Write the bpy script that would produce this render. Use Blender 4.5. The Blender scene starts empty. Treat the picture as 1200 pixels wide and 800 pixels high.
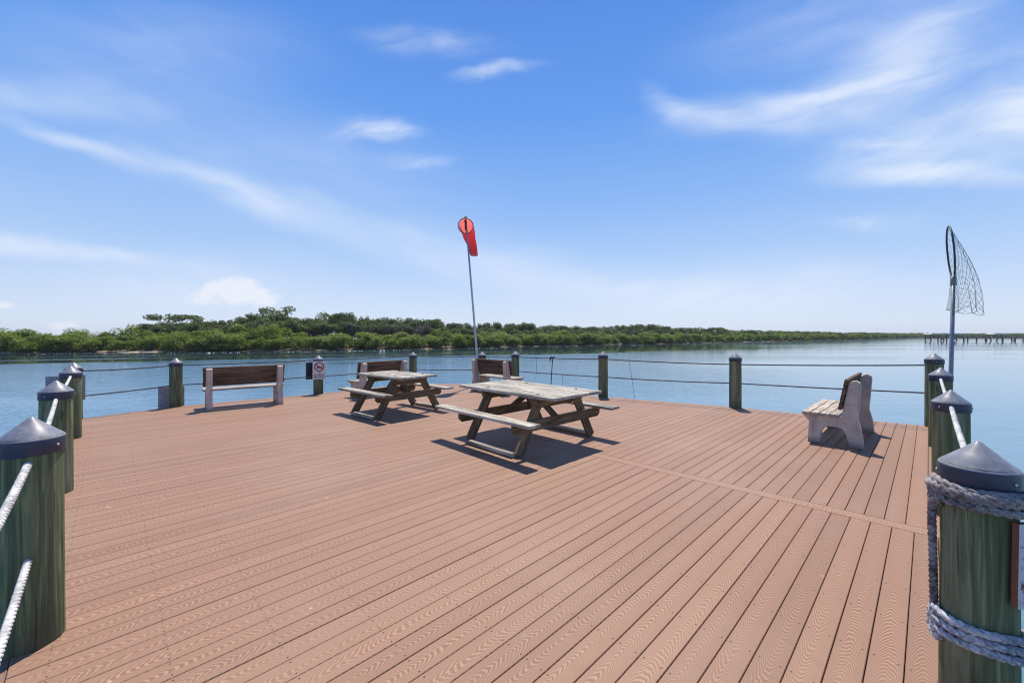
import bpy, bmesh, math, random
import numpy as np
from mathutils import Vector, Matrix

random.seed(7)
rng = np.random.default_rng(7)
scene = bpy.context.scene
COL = scene.collection
PI = math.pi
R = math.radians

# ------------------------------------------------------------------ camera
cam_d = bpy.data.cameras.new('camera')
cam = bpy.data.objects.new('camera', cam_d)
COL.objects.link(cam)
cam.location = (0, 0, 1.55)
cam.rotation_euler = (R(90), 0, 0)
cam_d.sensor_width = 36
cam_d.lens = 14.4
cam_d.shift_y = -0.0075
cam_d.clip_start = 0.05
cam_d.clip_end = 20000
scene.camera = cam

# ------------------------------------------------------------------ light
SUN_EL, SUN_AZ = R(64.5), R(9)
sd = bpy.data.lights.new('sun', 'SUN')
sd.energy = 4.9
sd.angle = R(0.53)
sd.color = (1.0, 0.925, 0.82)
sun = bpy.data.objects.new('sun', sd)
COL.objects.link(sun)
sv = Vector((math.sin(SUN_AZ) * math.cos(SUN_EL), math.cos(SUN_AZ) * math.cos(SUN_EL), math.sin(SUN_EL)))
sun.rotation_euler = sv.to_track_quat('Z', 'Y').to_euler()
sun.location = (0, 0, 30)

scene.view_settings.view_transform = 'Standard'
scene.view_settings.look = 'None'
scene.view_settings.exposure = 0.15
scene.cycles.filter_width = 1.15
scene.view_settings.gamma = 1
scene.view_settings.use_curve_mapping = False


# ------------------------------------------------------------------ node helper
class NT:
    def __init__(s, tree):
        s.t = tree
        s.n = tree.nodes
        s.l = tree.links

    def node(s, kind, **kw):
        nd = s.n.new(kind)
        for k, v in kw.items():
            setattr(nd, k, v)
        return nd

    def put(s, sock, v):
        if v is None:
            return
        if isinstance(v, bpy.types.NodeSocket):
            s.l.new(v, sock)
        else:
            try:
                sock.default_value = v
            except Exception:
                sock.default_value = tuple(v) + (1.0,)

    def math(s, op, a, b=None, c=None, clamp=False):
        nd = s.node('ShaderNodeMath', operation=op)
        nd.use_clamp = clamp
        s.put(nd.inputs[0], a)
        s.put(nd.inputs[1], b)
        s.put(nd.inputs[2], c)
        return nd.outputs[0]

    def vec(s, op, a, b=None, out=0):
        nd = s.node('ShaderNodeVectorMath', operation=op)
        s.put(nd.inputs[0], a)
        if op == 'SCALE':
            s.put(nd.inputs['Scale'], b)
        else:
            s.put(nd.inputs[1], b)
        return nd.outputs[out]

    def sep(s, v):
        nd = s.node('ShaderNodeSeparateXYZ')
        s.put(nd.inputs[0], v)
        return nd.outputs

    def comb(s, x=0.0, y=0.0, z=0.0):
        nd = s.node('ShaderNodeCombineXYZ')
        for i, v in enumerate((x, y, z)):
            s.put(nd.inputs[i], v)
        return nd.outputs[0]

    def noise(s, v, scale, detail=4.0, rough=0.55, dist=0.0, col=False):
        nd = s.node('ShaderNodeTexNoise')
        s.put(nd.inputs['Vector'], v)
        nd.inputs['Scale'].default_value = scale
        nd.inputs['Detail'].default_value = detail
        nd.inputs['Roughness'].default_value = rough
        nd.inputs['Distortion'].default_value = dist
        return nd.outputs['Color' if col else 'Fac']

    def ramp(s, fac, stops, interp='LINEAR'):
        nd = s.node('ShaderNodeValToRGB')
        nd.color_ramp.interpolation = interp
        els = nd.color_ramp.elements
        while len(els) > 1:
            els.remove(els[-1])
        for i, (p, c) in enumerate(stops):
            e = els[0] if i == 0 else els.new(p)
            e.position = p
            e.color = tuple(c) + (1.0,) if len(c) == 3 else c
        s.put(nd.inputs[0], fac)
        return nd.outputs[0]

    def smooth(s, v, a, b, lo=0.0, hi=1.0):
        nd = s.node('ShaderNodeMapRange', interpolation_type='SMOOTHSTEP')
        s.put(nd.inputs['Value'], v)
        for k, x in (('From Min', a), ('From Max', b), ('To Min', lo), ('To Max', hi)):
            s.put(nd.inputs[k], x)
        return nd.outputs[0]

    def mix(s, fac, a, b, blend='MIX'):
        nd = s.node('ShaderNodeMix', data_type='RGBA', blend_type=blend)
        s.put(nd.inputs[0], fac)
        for sock, v in ((nd.inputs[6], a), (nd.inputs[7], b)):
            if isinstance(v, bpy.types.NodeSocket):
                s.l.new(v, sock)
            else:
                sock.default_value = tuple(v) + (1.0,) if len(v) == 3 else v
        return nd.outputs[2]

    def attr(s, name, out='Vector'):
        nd = s.node('ShaderNodeAttribute')
        nd.attribute_name = name
        return nd.outputs[out]

    def bump(s, h, strength=0.3, dist=0.01, normal=None):
        nd = s.node('ShaderNodeBump')
        s.put(nd.inputs['Height'], h)
        s.put(nd.inputs['Strength'], strength)
        s.put(nd.inputs['Distance'], dist)
        if normal is not None:
            s.l.new(normal, nd.inputs['Normal'])
        return nd.outputs[0]


def material(name, rough=0.7, spec=0.35):
    m = bpy.data.materials.new(name)
    m.use_nodes = True
    nt = NT(m.node_tree)
    b = m.node_tree.nodes['Principled BSDF']
    b.inputs['Roughness'].default_value = rough
    b.inputs['Specular IOR Level'].default_value = spec
    return m, nt, b


# ------------------------------------------------------------------ sky
world = bpy.data.worlds.new('World')
scene.world = world
world.use_nodes = True
W = NT(world.node_tree)
bg = world.node_tree.nodes['Background']
sky = W.node('ShaderNodeTexSky', sky_type='NISHITA')
sky.sun_disc = False
sky.sun_elevation = SUN_EL
sky.sun_rotation = SUN_AZ
sky.altitude = 0
sky.air_density = 1.0
sky.dust_density = 0.3
sky.ozone_density = 2.0
tc = W.node('ShaderNodeTexCoord')
dx, dy, dz = W.sep(tc.outputs['Generated'])
yy = W.math('MAXIMUM', dy, 0.08)
ca = W.math('DIVIDE', dx, yy)
cb = W.math('DIVIDE', dz, yy)
cpos = W.comb(ca, cb, 0.0)
front = W.smooth(dy, 0.1, 0.3)
zen = W.math('MAXIMUM', dz, 0.0)


def cloud_sum(blobs, vec):
    total = None
    for (bx, by, lx, ly, ang, st) in blobs:
        mp = W.node('ShaderNodeMapping', vector_type='TEXTURE')
        W.put(mp.inputs['Vector'], vec)
        mp.inputs['Location'].default_value = ((bx - 600) / 480, (391 - by) / 480, 0)
        mp.inputs['Rotation'].default_value = (0, 0, R(ang))
        mp.inputs['Scale'].default_value = (lx / 480, ly / 480, 1)
        ln = W.vec('LENGTH', mp.outputs[0], out=1)
        g = W.smooth(ln, 1.0, 0.0, 0.0, st)
        total = g if total is None else W.math('ADD', total, g)
    return total


# bearing/elevation of each cirrus patch (in tangent units of the forward sky)
def warp_by(amount, scale, detail):
    w = W.noise(W.vec('MULTIPLY', cpos, (1.0, 1.9, 1)), scale, detail, 0.55, col=True)
    return W.vec('ADD', cpos, W.vec('SCALE', W.vec('SUBTRACT', w, (0.5, 0.5, 0.5)), amount))


def fibres(vec, ang, sy, scale, detail, rough):
    mp = W.node('ShaderNodeMapping', vector_type='TEXTURE')
    W.put(mp.inputs['Vector'], vec)
    mp.inputs['Rotation'].default_value = (0, 0, R(ang))
    mp.inputs['Scale'].default_value = (1.0, sy, 1)
    return W.noise(mp.outputs[0], scale, detail, rough, 0.45)


veil = [(890, 130, 170, 36, 6, 0.62), (820, 135, 80, 24, -6, 0.4), (1000, 105, 160, 55, 24, 0.62), (1085, 55, 170, 85, 35, 0.62),
        (1135, 150, 240, 62, 14, 0.75), (1070, 190, 200, 30, 6, 0.5), (1130, 207, 150, 20, -3, 0.7), (1250, 120, 170, 130, 0, 0.65),
        (95, 170, 170, 17, -22, 0.55), (255, 222, 180, 22, -24, 0.46), (400, 265, 230, 36, -18, 0.42), (570, 305, 230, 42, -11, 0.42),
        (60, 110, 190, 40, -8, 0.42), (300, 185, 380, 115, -15, 0.24), (700, 335, 300, 46, -5, 0.36), (880, 345, 320, 60, 2, 0.55),
        (250, 335, 230, 62, 0, 0.45), (60, 292, 230, 18, -6, 0.85), (180, 50, 260, 90, -6, 0.26), (980, 20, 260, 80, 15, 0.3)]
wv = warp_by(0.10, 2.0, 3)
fv = fibres(wv, 14, 0.22, 3.4, 7, 0.52)
fw = fibres(wv, -18, 0.25, 3.0, 6, 0.5)
left = W.smooth(ca, 0.2, -0.2)
fvv = W.math('ADD', W.math('MULTIPLY', fw, left), W.math('MULTIPLY', fv, W.math('SUBTRACT', 1.0, left)))
d1 = W.math('MULTIPLY', cloud_sum(veil, wv), W.math('ADD', 0.5, W.math('MULTIPLY', W.smooth(fvv, 0.27, 0.76), 0.68)))
small = [(586, 88, 68, 15, 4, 0.8), (442, 150, 74, 21, 5, 0.8), (492, 187, 58, 17, -5, 0.66), (1030, 261, 84, 15, 2, 0.5), (500, 50, 120, 26, -8, 0.35),
         (790, 120, 60, 26, -25, 0.3), (1010, 172, 120, 18, 10, 0.35), (1180, 200, 110, 22, 6, 0.45), (930, 108, 90, 22, 12, 0.3)]
wsm = warp_by(0.13, 3.2, 6)
fs_ = fibres(wsm, 8, 0.25, 4.2, 8, 0.58)
f2_ = W.noise(wsm, 4.0, 7, 0.6)
ws_ = W.math('ADD', W.math('MULTIPLY', W.math('MULTIPLY', W.smooth(fs_, 0.3, 0.7), W.smooth(f2_, 0.28, 0.66)), 1.3), 0.22)
d2 = W.math('MULTIPLY', cloud_sum(small, wsm), ws_)
dens = W.math('MULTIPLY', W.math('ADD', d1, d2), front, clamp=True)
# cumulus heads low over the shore
puffs = [(292, 342, 44, 36, 0, 1.0), (252, 340, 48, 30, 0, 0.75), (318, 350, 24, 22, 0, 0.5), (225, 352, 40, 22, 0, 0.45), (72, 383, 40, 17, 0, 0.8), (5, 358, 28, 9, 0, 0.6)]
penv = cloud_sum(puffs, cpos)
pn = W.noise(cpos, 15.0, 8, 0.66)
pd = W.smooth(W.math('ADD', penv, W.math('MULTIPLY', W.math('SUBTRACT', pn, 0.5), 2.0)), 0.3, 0.85)
pd = W.math('MULTIPLY', W.math('MULTIPLY', pd, front), W.smooth(penv, 0.0, 0.3))
pd = W.math('MULTIPLY', pd, 0.8)
# clear deep blue above, pale humid air at the horizon
blue = W.ramp(zen, [(0.0, (0.66, 0.755, 0.93)), (0.07, (0.57, 0.695, 0.92)), (0.17, (0.41, 0.59, 0.92)), (0.30, (0.245, 0.465, 0.90)),
                    (0.46, (0.125, 0.335, 0.86)), (0.62, (0.078, 0.255, 0.77)), (0.75, (0.05, 0.15, 0.45)), (1.0, (0.035, 0.09, 0.26))])
blue = W.vec('SCALE', blue, 9.6)
base = W.mix(0.84, sky.outputs[0], blue)
c1 = W.mix(W.math('MULTIPLY', dens, 0.9), base, (6.9, 7.7, 9.1))
c2 = W.mix(pd, c1, (7.9, 8.1, 8.8))
W.put(bg.inputs['Color'], c2)
bg.inputs['Strength'].default_value = 0.1


# ------------------------------------------------------------------ materials
def mat_deck():
    m, n, b = material('composite_deck', 0.62, 0.3)
    g = n.sep(n.attr('gr'))
    rn = n.attr('rnd', 'Fac')
    u, v = g[0], g[1]
    nv = n.comb(n.math('MULTIPLY', u, 1.7), n.math('MULTIPLY', v, 9.0), n.math('MULTIPLY', rn, 50.0))
    wob = n.math('SUBTRACT', n.noise(nv, 1.0, 3, 0.55), 0.5)
    r2 = n.math('FRACT', n.math('MULTIPLY', rn, 17.3))
    vo = n.math('SUBTRACT', v, n.math('MULTIPLY', n.math('SUBTRACT', r2, 0.5), 0.035))
    par = n.math('MULTIPLY', n.math('MULTIPLY', vo, vo), n.math('ADD', 48.0, n.math('MULTIPLY', r2, 42.0)))
    f = n.math('ADD', n.math('ADD', u, par), n.math('MULTIPLY', wob, 0.30))
    band = n.math('SINE', n.math('MULTIPLY', f, 2 * PI / 0.034))
    fine = n.noise(n.comb(n.math('MULTIPLY', u, 30.0), n.math('MULTIPLY', v, 300.0), rn), 1.0, 3, 0.6)
    bd = n.smooth(band, -0.3, 0.9)
    geo = n.node('ShaderNodeNewGeometry')
    worn = n.noise(geo.outputs['Position'], 1.1, 4, 0.6)
    bdc = n.math('MULTIPLY', bd, n.smooth(worn, 0.36, 0.66, 1.0, 0.55))
    bdc = n.math('ADD', bdc, n.smooth(worn, 0.36, 0.66, 0.0, 0.14))
    col = n.mix(bdc, (0.238, 0.127, 0.080), (0.415, 0.256, 0.172))
    col = n.mix(n.math('MULTIPLY', fine, 0.35), col, (0.28, 0.165, 0.11))
    # slow per-board tone, dust film and scuffs
    tone = n.ramp(rn, [(0.0, (0.87, 0.87, 0.87)), (0.12, (0.95, 0.94, 0.94)), (0.6, (0.99, 0.99, 0.99)), (1.0, (1.06, 1.06, 1.06))])
    col = n.mix(1.0, col, tone, 'MULTIPLY')
    ns = n.noise(geo.outputs['Position'], 0.55, 5, 0.62)
    col = n.mix(n.smooth(ns, 0.42, 0.72, 0.0, 0.3), col, (0.40, 0.275, 0.205))
    spk = n.noise(geo.outputs['Position'], 9.0, 4, 0.7)
    col = n.mix(n.smooth(spk, 0.62, 0.8, 0.0, 0.4), col, (0.24, 0.135, 0.1))
    st1 = n.noise(geo.outputs['Position'], 2.3, 5, 0.62)
    col = n.mix(n.smooth(st1, 0.63, 0.72, 0.0, 0.3), col, (0.19, 0.115, 0.085))
    drop = n.noise(geo.outputs['Position'], 3.7, 2, 0.5)
    drop2 = n.noise(geo.outputs['Position'], 31.0, 3, 0.6)
    col = n.mix(n.math('MULTIPLY', n.smooth(drop, 0.69, 0.74), n.smooth(drop2, 0.55, 0.66, 0.0, 0.6)), col, (0.62, 0.58, 0.52))
    # screw heads in pairs over the joists
    su = n.math('ABSOLUTE', n.math('SUBTRACT', n.math('FRACT', n.math('DIVIDE', g[2], 0.406)), 0.5))
    su = n.math('MULTIPLY', su, 0.406)
    svv = n.math('ABSOLUTE', n.math('SUBTRACT', n.math('ABSOLUTE', v), 0.043))
    rr = n.math('SQRT', n.math('ADD', n.math('MULTIPLY', su, su), n.math('MULTIPLY', svv, svv)))
    scr = n.smooth(rr, 0.005, 0.0036)
    col = n.mix(scr, col, (0.05, 0.03, 0.025))
    n.put(b.inputs['Base Color'], col)
    h = n.math('ADD', bd, n.math('MULTIPLY', fine, 0.4))
    h = n.math('SUBTRACT', h, n.math('MULTIPLY', scr, 2.0))
    n.put(b.inputs['Normal'], n.bump(h, 0.35, 0.0015))
    return m


def mat_wood(name, dark, light, rough=0.8, blotch=(0.06, 0.055, 0.045), amount=0.45, coarse=1.0, checks=0.5):
    m, n, b = material(name, rough, 0.2)
    g = n.attr('gr')
    gx, gy, gz = n.sep(g)
    oi = n.node('ShaderNodeObjectInfo').outputs['Random']
    off = n.math('MULTIPLY', oi, 37.0)
    st = n.comb(n.math('ADD', n.math('MULTIPLY', gx, 2.2), off), n.math('MULTIPLY', gy, 34.0 * coarse), n.math('MULTIPLY', gz, 34.0 * coarse))
    s1 = n.noise(st, 1.0, 6, 0.62, 0.6)
    st2 = n.comb(n.math('ADD', n.math('MULTIPLY', gx, 1.2), off), n.math('MULTIPLY', gy, 5.0), n.math('MULTIPLY', gz, 5.0))
    s2 = n.noise(st2, 1.0, 5, 0.6)
    rn = n.attr('rnd', 'Fac')
    col = n.mix(n.smooth(s1, 0.32, 0.68), dark, light)
    col = n.mix(n.smooth(s2, 0.45, 0.75, 0.0, amount), col, blotch)
    tone = n.ramp(rn, [(0.0, (0.8, 0.8, 0.8)), (1.0, (1.12, 1.1, 1.08))])
    col = n.mix(1.0, col, tone, 'MULTIPLY')
    st3 = n.comb(n.math('ADD', n.math('MULTIPLY', gx, 1.6), off), n.math('MULTIPLY', gy, 70.0), n.math('MULTIPLY', gz, 70.0))
    s3 = n.noise(st3, 1.0, 3, 0.5, 0.4)
    crack = n.smooth(s3, 0.66, 0.74, 0.0, checks)
    col = n.mix(crack, col, (0.02, 0.016, 0.012))
    n.put(b.inputs['Base Color'], col)
    h = n.math('SUBTRACT', n.math('MULTIPLY', s1, 1.0), n.math('MULTIPLY', crack, 1.2))
    n.put(b.inputs['Normal'], n.bump(h, 0.6, 0.006))
    return m


def mat_pile():
    m, n, b = material('treated_pile', 0.75, 0.25)
    g = n.attr('gr')
    gx, gy, gz = n.sep(g)
    oi = n.node('ShaderNodeObjectInfo').outputs['Random']
    off = n.math('MULTIPLY', oi, 53.0)
    st = n.comb(n.math('ADD', n.math('MULTIPLY', gx, 1.4), off), n.math('MULTIPLY', gy, 32.0), n.math('MULTIPLY', gz, 32.0))
    s1 = n.noise(st, 1.0, 6, 0.6, 1.2)
    st2 = n.comb(n.math('ADD', n.math('MULTIPLY', gx, 0.7), off), n.math('MULTIPLY', gy, 9.0), n.math('MULTIPLY', gz, 9.0))
    s2 = n.noise(st2, 1.0, 4, 0.6, 0.8)
    col = n.ramp(s1, [(0.25, (0.05, 0.058, 0.024)), (0.5, (0.122, 0.143, 0.072)), (0.72, (0.29, 0.30, 0.15))])
    col = n.mix(n.smooth(s2, 0.5, 0.72, 0.0, 0.6), col, (0.30, 0.30, 0.21))
    col = n.mix(n.smooth(s2, 0.46, 0.3, 0.0, 0.65), col, (0.085, 0.068, 0.042))
    st3 = n.comb(n.math('ADD', n.math('MULTIPLY', gx, 1.0), off), n.math('MULTIPLY', gy, 60.0), n.math('MULTIPLY', gz, 60.0))
    s3 = n.noise(st3, 1.0, 3, 0.5, 0.6)
    crack = n.smooth(s3, 0.67, 0.75, 0.0, 0.75)
    col = n.mix(crack, col, (0.012, 0.013, 0.01))
    vor = n.node('ShaderNodeTexVoronoi')
    n.put(vor.inputs['Vector'], n.comb(n.math('ADD', n.math('MULTIPLY', gx, 2.1), off), n.math('MULTIPLY', gy, 7.0), n.math('MULTIPLY', gz, 7.0)))
    vor.inputs['Scale'].default_value = 1.0
    kd = n.math('ADD', vor.outputs['Distance'], n.math('MULTIPLY', n.math('SUBTRACT', s1, 0.5), 0.12))
    knot = n.smooth(kd, 0.15, 0.07, 0.0, 0.6)
    col = n.mix(knot, col, (0.05, 0.036, 0.02))
    # darker, duller tone toward the deck
    low = n.smooth(gx, 0.25, 0.0, 0.0, 0.45)
    col = n.mix(low, col, (0.045, 0.05, 0.034))
    n.put(b.inputs['Base Color'], col)
    h = n.math('SUBTRACT', s1, n.math('MULTIPLY', crack, 1.2))
    n.put(b.inputs['Normal'], n.bump(h, 0.6, 0.008))
    return m


def mat_cap():
    m, n, b = material('navy_plastic_cap', 0.42, 0.5)
    co = n.node('ShaderNodeTexCoord').outputs['Object']
    ns = n.noise(co, 22.0, 5, 0.65)
    ns2 = n.noise(co, 5.0, 3, 0.6)
    col = n.mix(n.smooth(ns, 0.35, 0.7), (0.19, 0.195, 0.23), (0.29, 0.295, 0.325))
    col = n.mix(n.smooth(ns2, 0.5, 0.75, 0.0, 0.5), col, (0.20, 0.205, 0.235))
    sc_ = n.noise(co, 70.0, 3, 0.7)
    col = n.mix(n.smooth(sc_, 0.6, 0.75, 0.0, 0.35), col, (0.06, 0.062, 0.08))
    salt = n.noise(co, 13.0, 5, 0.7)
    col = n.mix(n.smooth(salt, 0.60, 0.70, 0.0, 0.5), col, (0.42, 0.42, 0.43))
    # sun-faded, dusty cone; sunlit top and shaded skirt also put into the colour
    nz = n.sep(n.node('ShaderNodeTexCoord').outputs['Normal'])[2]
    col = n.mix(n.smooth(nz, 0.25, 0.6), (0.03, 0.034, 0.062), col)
    n.put(b.inputs['Base Color'], col)
    n.put(b.inputs['Roughness'], n.smooth(ns2, 0.3, 0.7, 0.33, 0.5))
    n.put(b.inputs['Normal'], n.bump(ns, 0.12, 0.003))
    return m


def mat_rope(name, a, c, rough=0.85):
    m, n, b = material(name, rough, 0.2)
    co = n.node('ShaderNodeTexCoord').outputs['Object']
    ns = n.noise(co, 60.0, 4, 0.7)
    n2 = n.noise(co, 8.0, 3, 0.6)
    f = n.math('ADD', n.math('MULTIPLY', ns, 0.6), n.math('MULTIPLY', n2, 0.4))
    n.put(b.inputs['Base Color'], n.mix(n.smooth(f, 0.38, 0.62), a, c))
    n.put(b.inputs['Normal'], n.bump(n.noise(co, 260.0, 2, 0.6), 0.5, 0.002))
    return m


def mat_concrete():
    m, n, b = material('weathered_concrete', 0.85, 0.25)
    co = n.node('ShaderNodeTexCoord').outputs['Object']
    x, y, z = n.sep(co)
    ns = n.noise(co, 9.0, 6, 0.65)
    st = n.noise(n.comb(n.math('MULTIPLY', x, 14.0), n.math('MULTIPLY', y, 14.0), n.math('MULTIPLY', z, 1.3)), 1.0, 4, 0.6)
    gr = n.noise(co, 110.0, 3, 0.7)
    col = n.mix(n.smooth(ns, 0.3, 0.7), (0.49, 0.395, 0.325), (0.62, 0.525, 0.445))
    col = n.mix(n.smooth(st, 0.48, 0.72, 0.0, 0.65), col, (0.24, 0.17, 0.14))
    pit = n.noise(co, 38.0, 2, 0.5)
    col = n.mix(n.smooth(pit, 0.66, 0.72, 0.0, 0.7), col, (0.13, 0.10, 0.09))
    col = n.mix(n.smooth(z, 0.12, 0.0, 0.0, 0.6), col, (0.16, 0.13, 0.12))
    col = n.mix(n.smooth(gr, 0.55, 0.75, 0.0, 0.3), col, (0.2, 0.17, 0.16))
    n.put(b.inputs['Base Color'], col)
    n.put(b.inputs['Normal'], n.bump(n.math('ADD', ns, n.math('MULTIPLY', gr, 0.5)), 0.35, 0.004))
    return m


def mat_flat(name, c, rough=0.6, spec=0.3, metal=0.0, var=0.12):
    m, n, b = material(name, rough, spec)
    co = n.node('ShaderNodeTexCoord').outputs['Object']
    ns = n.noise(co, 14.0, 5, 0.65)
    d = tuple(x * (1 - var * 2) for x in c)
    l = tuple(min(1, x * (1 + var)) for x in c)
    n.put(b.inputs['Base Color'], n.mix(n.smooth(ns, 0.35, 0.65), d, l))
    b.inputs['Metallic'].default_value = metal
    return m


def mat_leaf(name, cols, trans=0.3):
    m = bpy.data.materials.new(name)
    m.use_nodes = True
    n = NT(m.node_tree)
    b = m.node_tree.nodes['Principled BSDF']
    out = m.node_tree.nodes['Material Output']
    rn = n.attr('rnd', 'Fac')
    oi = n.node('ShaderNodeObjectInfo').outputs['Random']
    f = n.math('ADD', n.math('MULTIPLY', rn, 0.55), n.math('MULTIPLY', oi, 0.45))
    col = n.ramp(f, [(i / (len(cols) - 1), c) for i, c in enumerate(cols)])
    n.put(b.inputs['Base Color'], col)
    b.inputs['Roughness'].default_value = 0.5
    b.inputs['Specular IOR Level'].default_value = 0.3
    tr = n.node('ShaderNodeBsdfTranslucent')
    n.put(tr.inputs['Color'], n.mix(0.5, col, (0.21, 0.28, 0.025)))
    mx = n.node('ShaderNodeMixShader')
    mx.inputs[0].default_value = trans
    n.l.new(b.outputs[0], mx.inputs[1])
    n.l.new(tr.outputs[0], mx.inputs[2])
    n.l.new(mx.outputs[0], out.inputs['Surface'])
    return m


def mat_water():
    m, n, b = material('bay_water', 0.02, 0.5)
    b.inputs['IOR'].default_value = 1.33
    geo = n.node('ShaderNodeNewGeometry')
    pos = geo.outputs['Position']
    x, y, z = n.sep(pos)
    big = n.noise(n.comb(n.math('MULTIPLY', x, 0.012), n.math('MULTIPLY', y, 0.06), 0.0), 1.0, 4, 0.55, 0.4)
    col = n.mix(n.smooth(big, 0.35, 0.65), (0.065, 0.175, 0.29), (0.095, 0.22, 0.35))
    # silty open side of the bay; base brightened to stand in for sky reflection
    flat = n.smooth(n.math('SUBTRACT', x, n.math('MULTIPLY', y, 0.25)), -16.0, 14.0)
    col = n.mix(flat, col, n.mix(n.smooth(big, 0.35, 0.65), (0.125, 0.225, 0.285), (0.17, 0.275, 0.33)))
    # lee of the mangroves: slick water with ruffled lanes; open water ruffled everywhere
    lane = n.noise(n.comb(n.math('MULTIPLY', x, 0.018), n.math('MULTIPLY', n.math('SUBTRACT', y, n.math('MULTIPLY', x, 0.32)), 0.17), 0.0), 1.0, 4, 0.5, 0.3)
    lane2 = n.noise(n.comb(n.math('MULTIPLY', x, 0.022), n.math('MULTIPLY', n.math('SUBTRACT', y, n.math('MULTIPLY', x, 0.40)), 0.20), 3.7), 1.0, 3, 0.5, 0.3)
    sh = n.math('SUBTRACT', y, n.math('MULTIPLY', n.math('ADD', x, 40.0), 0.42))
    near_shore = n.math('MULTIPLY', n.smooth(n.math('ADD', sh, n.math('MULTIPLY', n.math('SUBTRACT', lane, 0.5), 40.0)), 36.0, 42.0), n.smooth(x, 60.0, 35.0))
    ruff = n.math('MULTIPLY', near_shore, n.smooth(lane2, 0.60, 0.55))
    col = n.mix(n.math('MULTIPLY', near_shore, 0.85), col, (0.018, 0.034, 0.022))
    n.put(b.inputs['Base Color'], col)
    amp = n.smooth(ruff, 0.0, 1.0, 1.0, 0.0)
    w1 = n.noise(n.comb(n.math('MULTIPLY', x, 0.9), n.math('MULTIPLY', y, 1.5), 0.0), 1.0, 4, 0.6, 0.3)
    w2 = n.noise(n.comb(n.math('MULTIPLY', x, 4.0), n.math('MULTIPLY', y, 6.5), 0.0), 1.0, 3, 0.6)
    h = n.math('ADD', n.math('MULTIPLY', w1, 0.55), n.math('MULTIPLY', w2, 0.26))
    lee = n.smooth(n.math('SUBTRACT', x, n.math('MULTIPLY', y, 0.25)), -14.0, 20.0, 1.0, 0.2)
    amp2 = n.math('MULTIPLY', n.math('MULTIPLY', amp, lee), n.smooth(big, 0.38, 0.62, 0.45, 1.6))
    bp = n.bump(h, 0.5, 0.25)
    nb = bp.node
    n.put(nb.inputs['Strength'], n.math('MULTIPLY', amp2, 0.30))
    n.put(b.inputs['Normal'], bp)
    return m


def mat_ground():
    m, n, b = material('shore_ground', 0.9, 0.15)
    geo = n.node('ShaderNodeNewGeometry')
    pos = geo.outputs['Position']
    ns = n.noise(pos, 0.12, 5, 0.6)
    n2 = n.noise(pos, 2.5, 5, 0.65)
    f = n.math('ADD', n.math('MULTIPLY', ns, 0.7), n.math('MULTIPLY', n2, 0.3))
    col = n.ramp(f, [(0.42, (0.045, 0.036, 0.024)), (0.52, (0.13, 0.095, 0.06)), (0.58, (0.42, 0.36, 0.27))])
    n.put(b.inputs['Base Color'], col)
    return m


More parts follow.
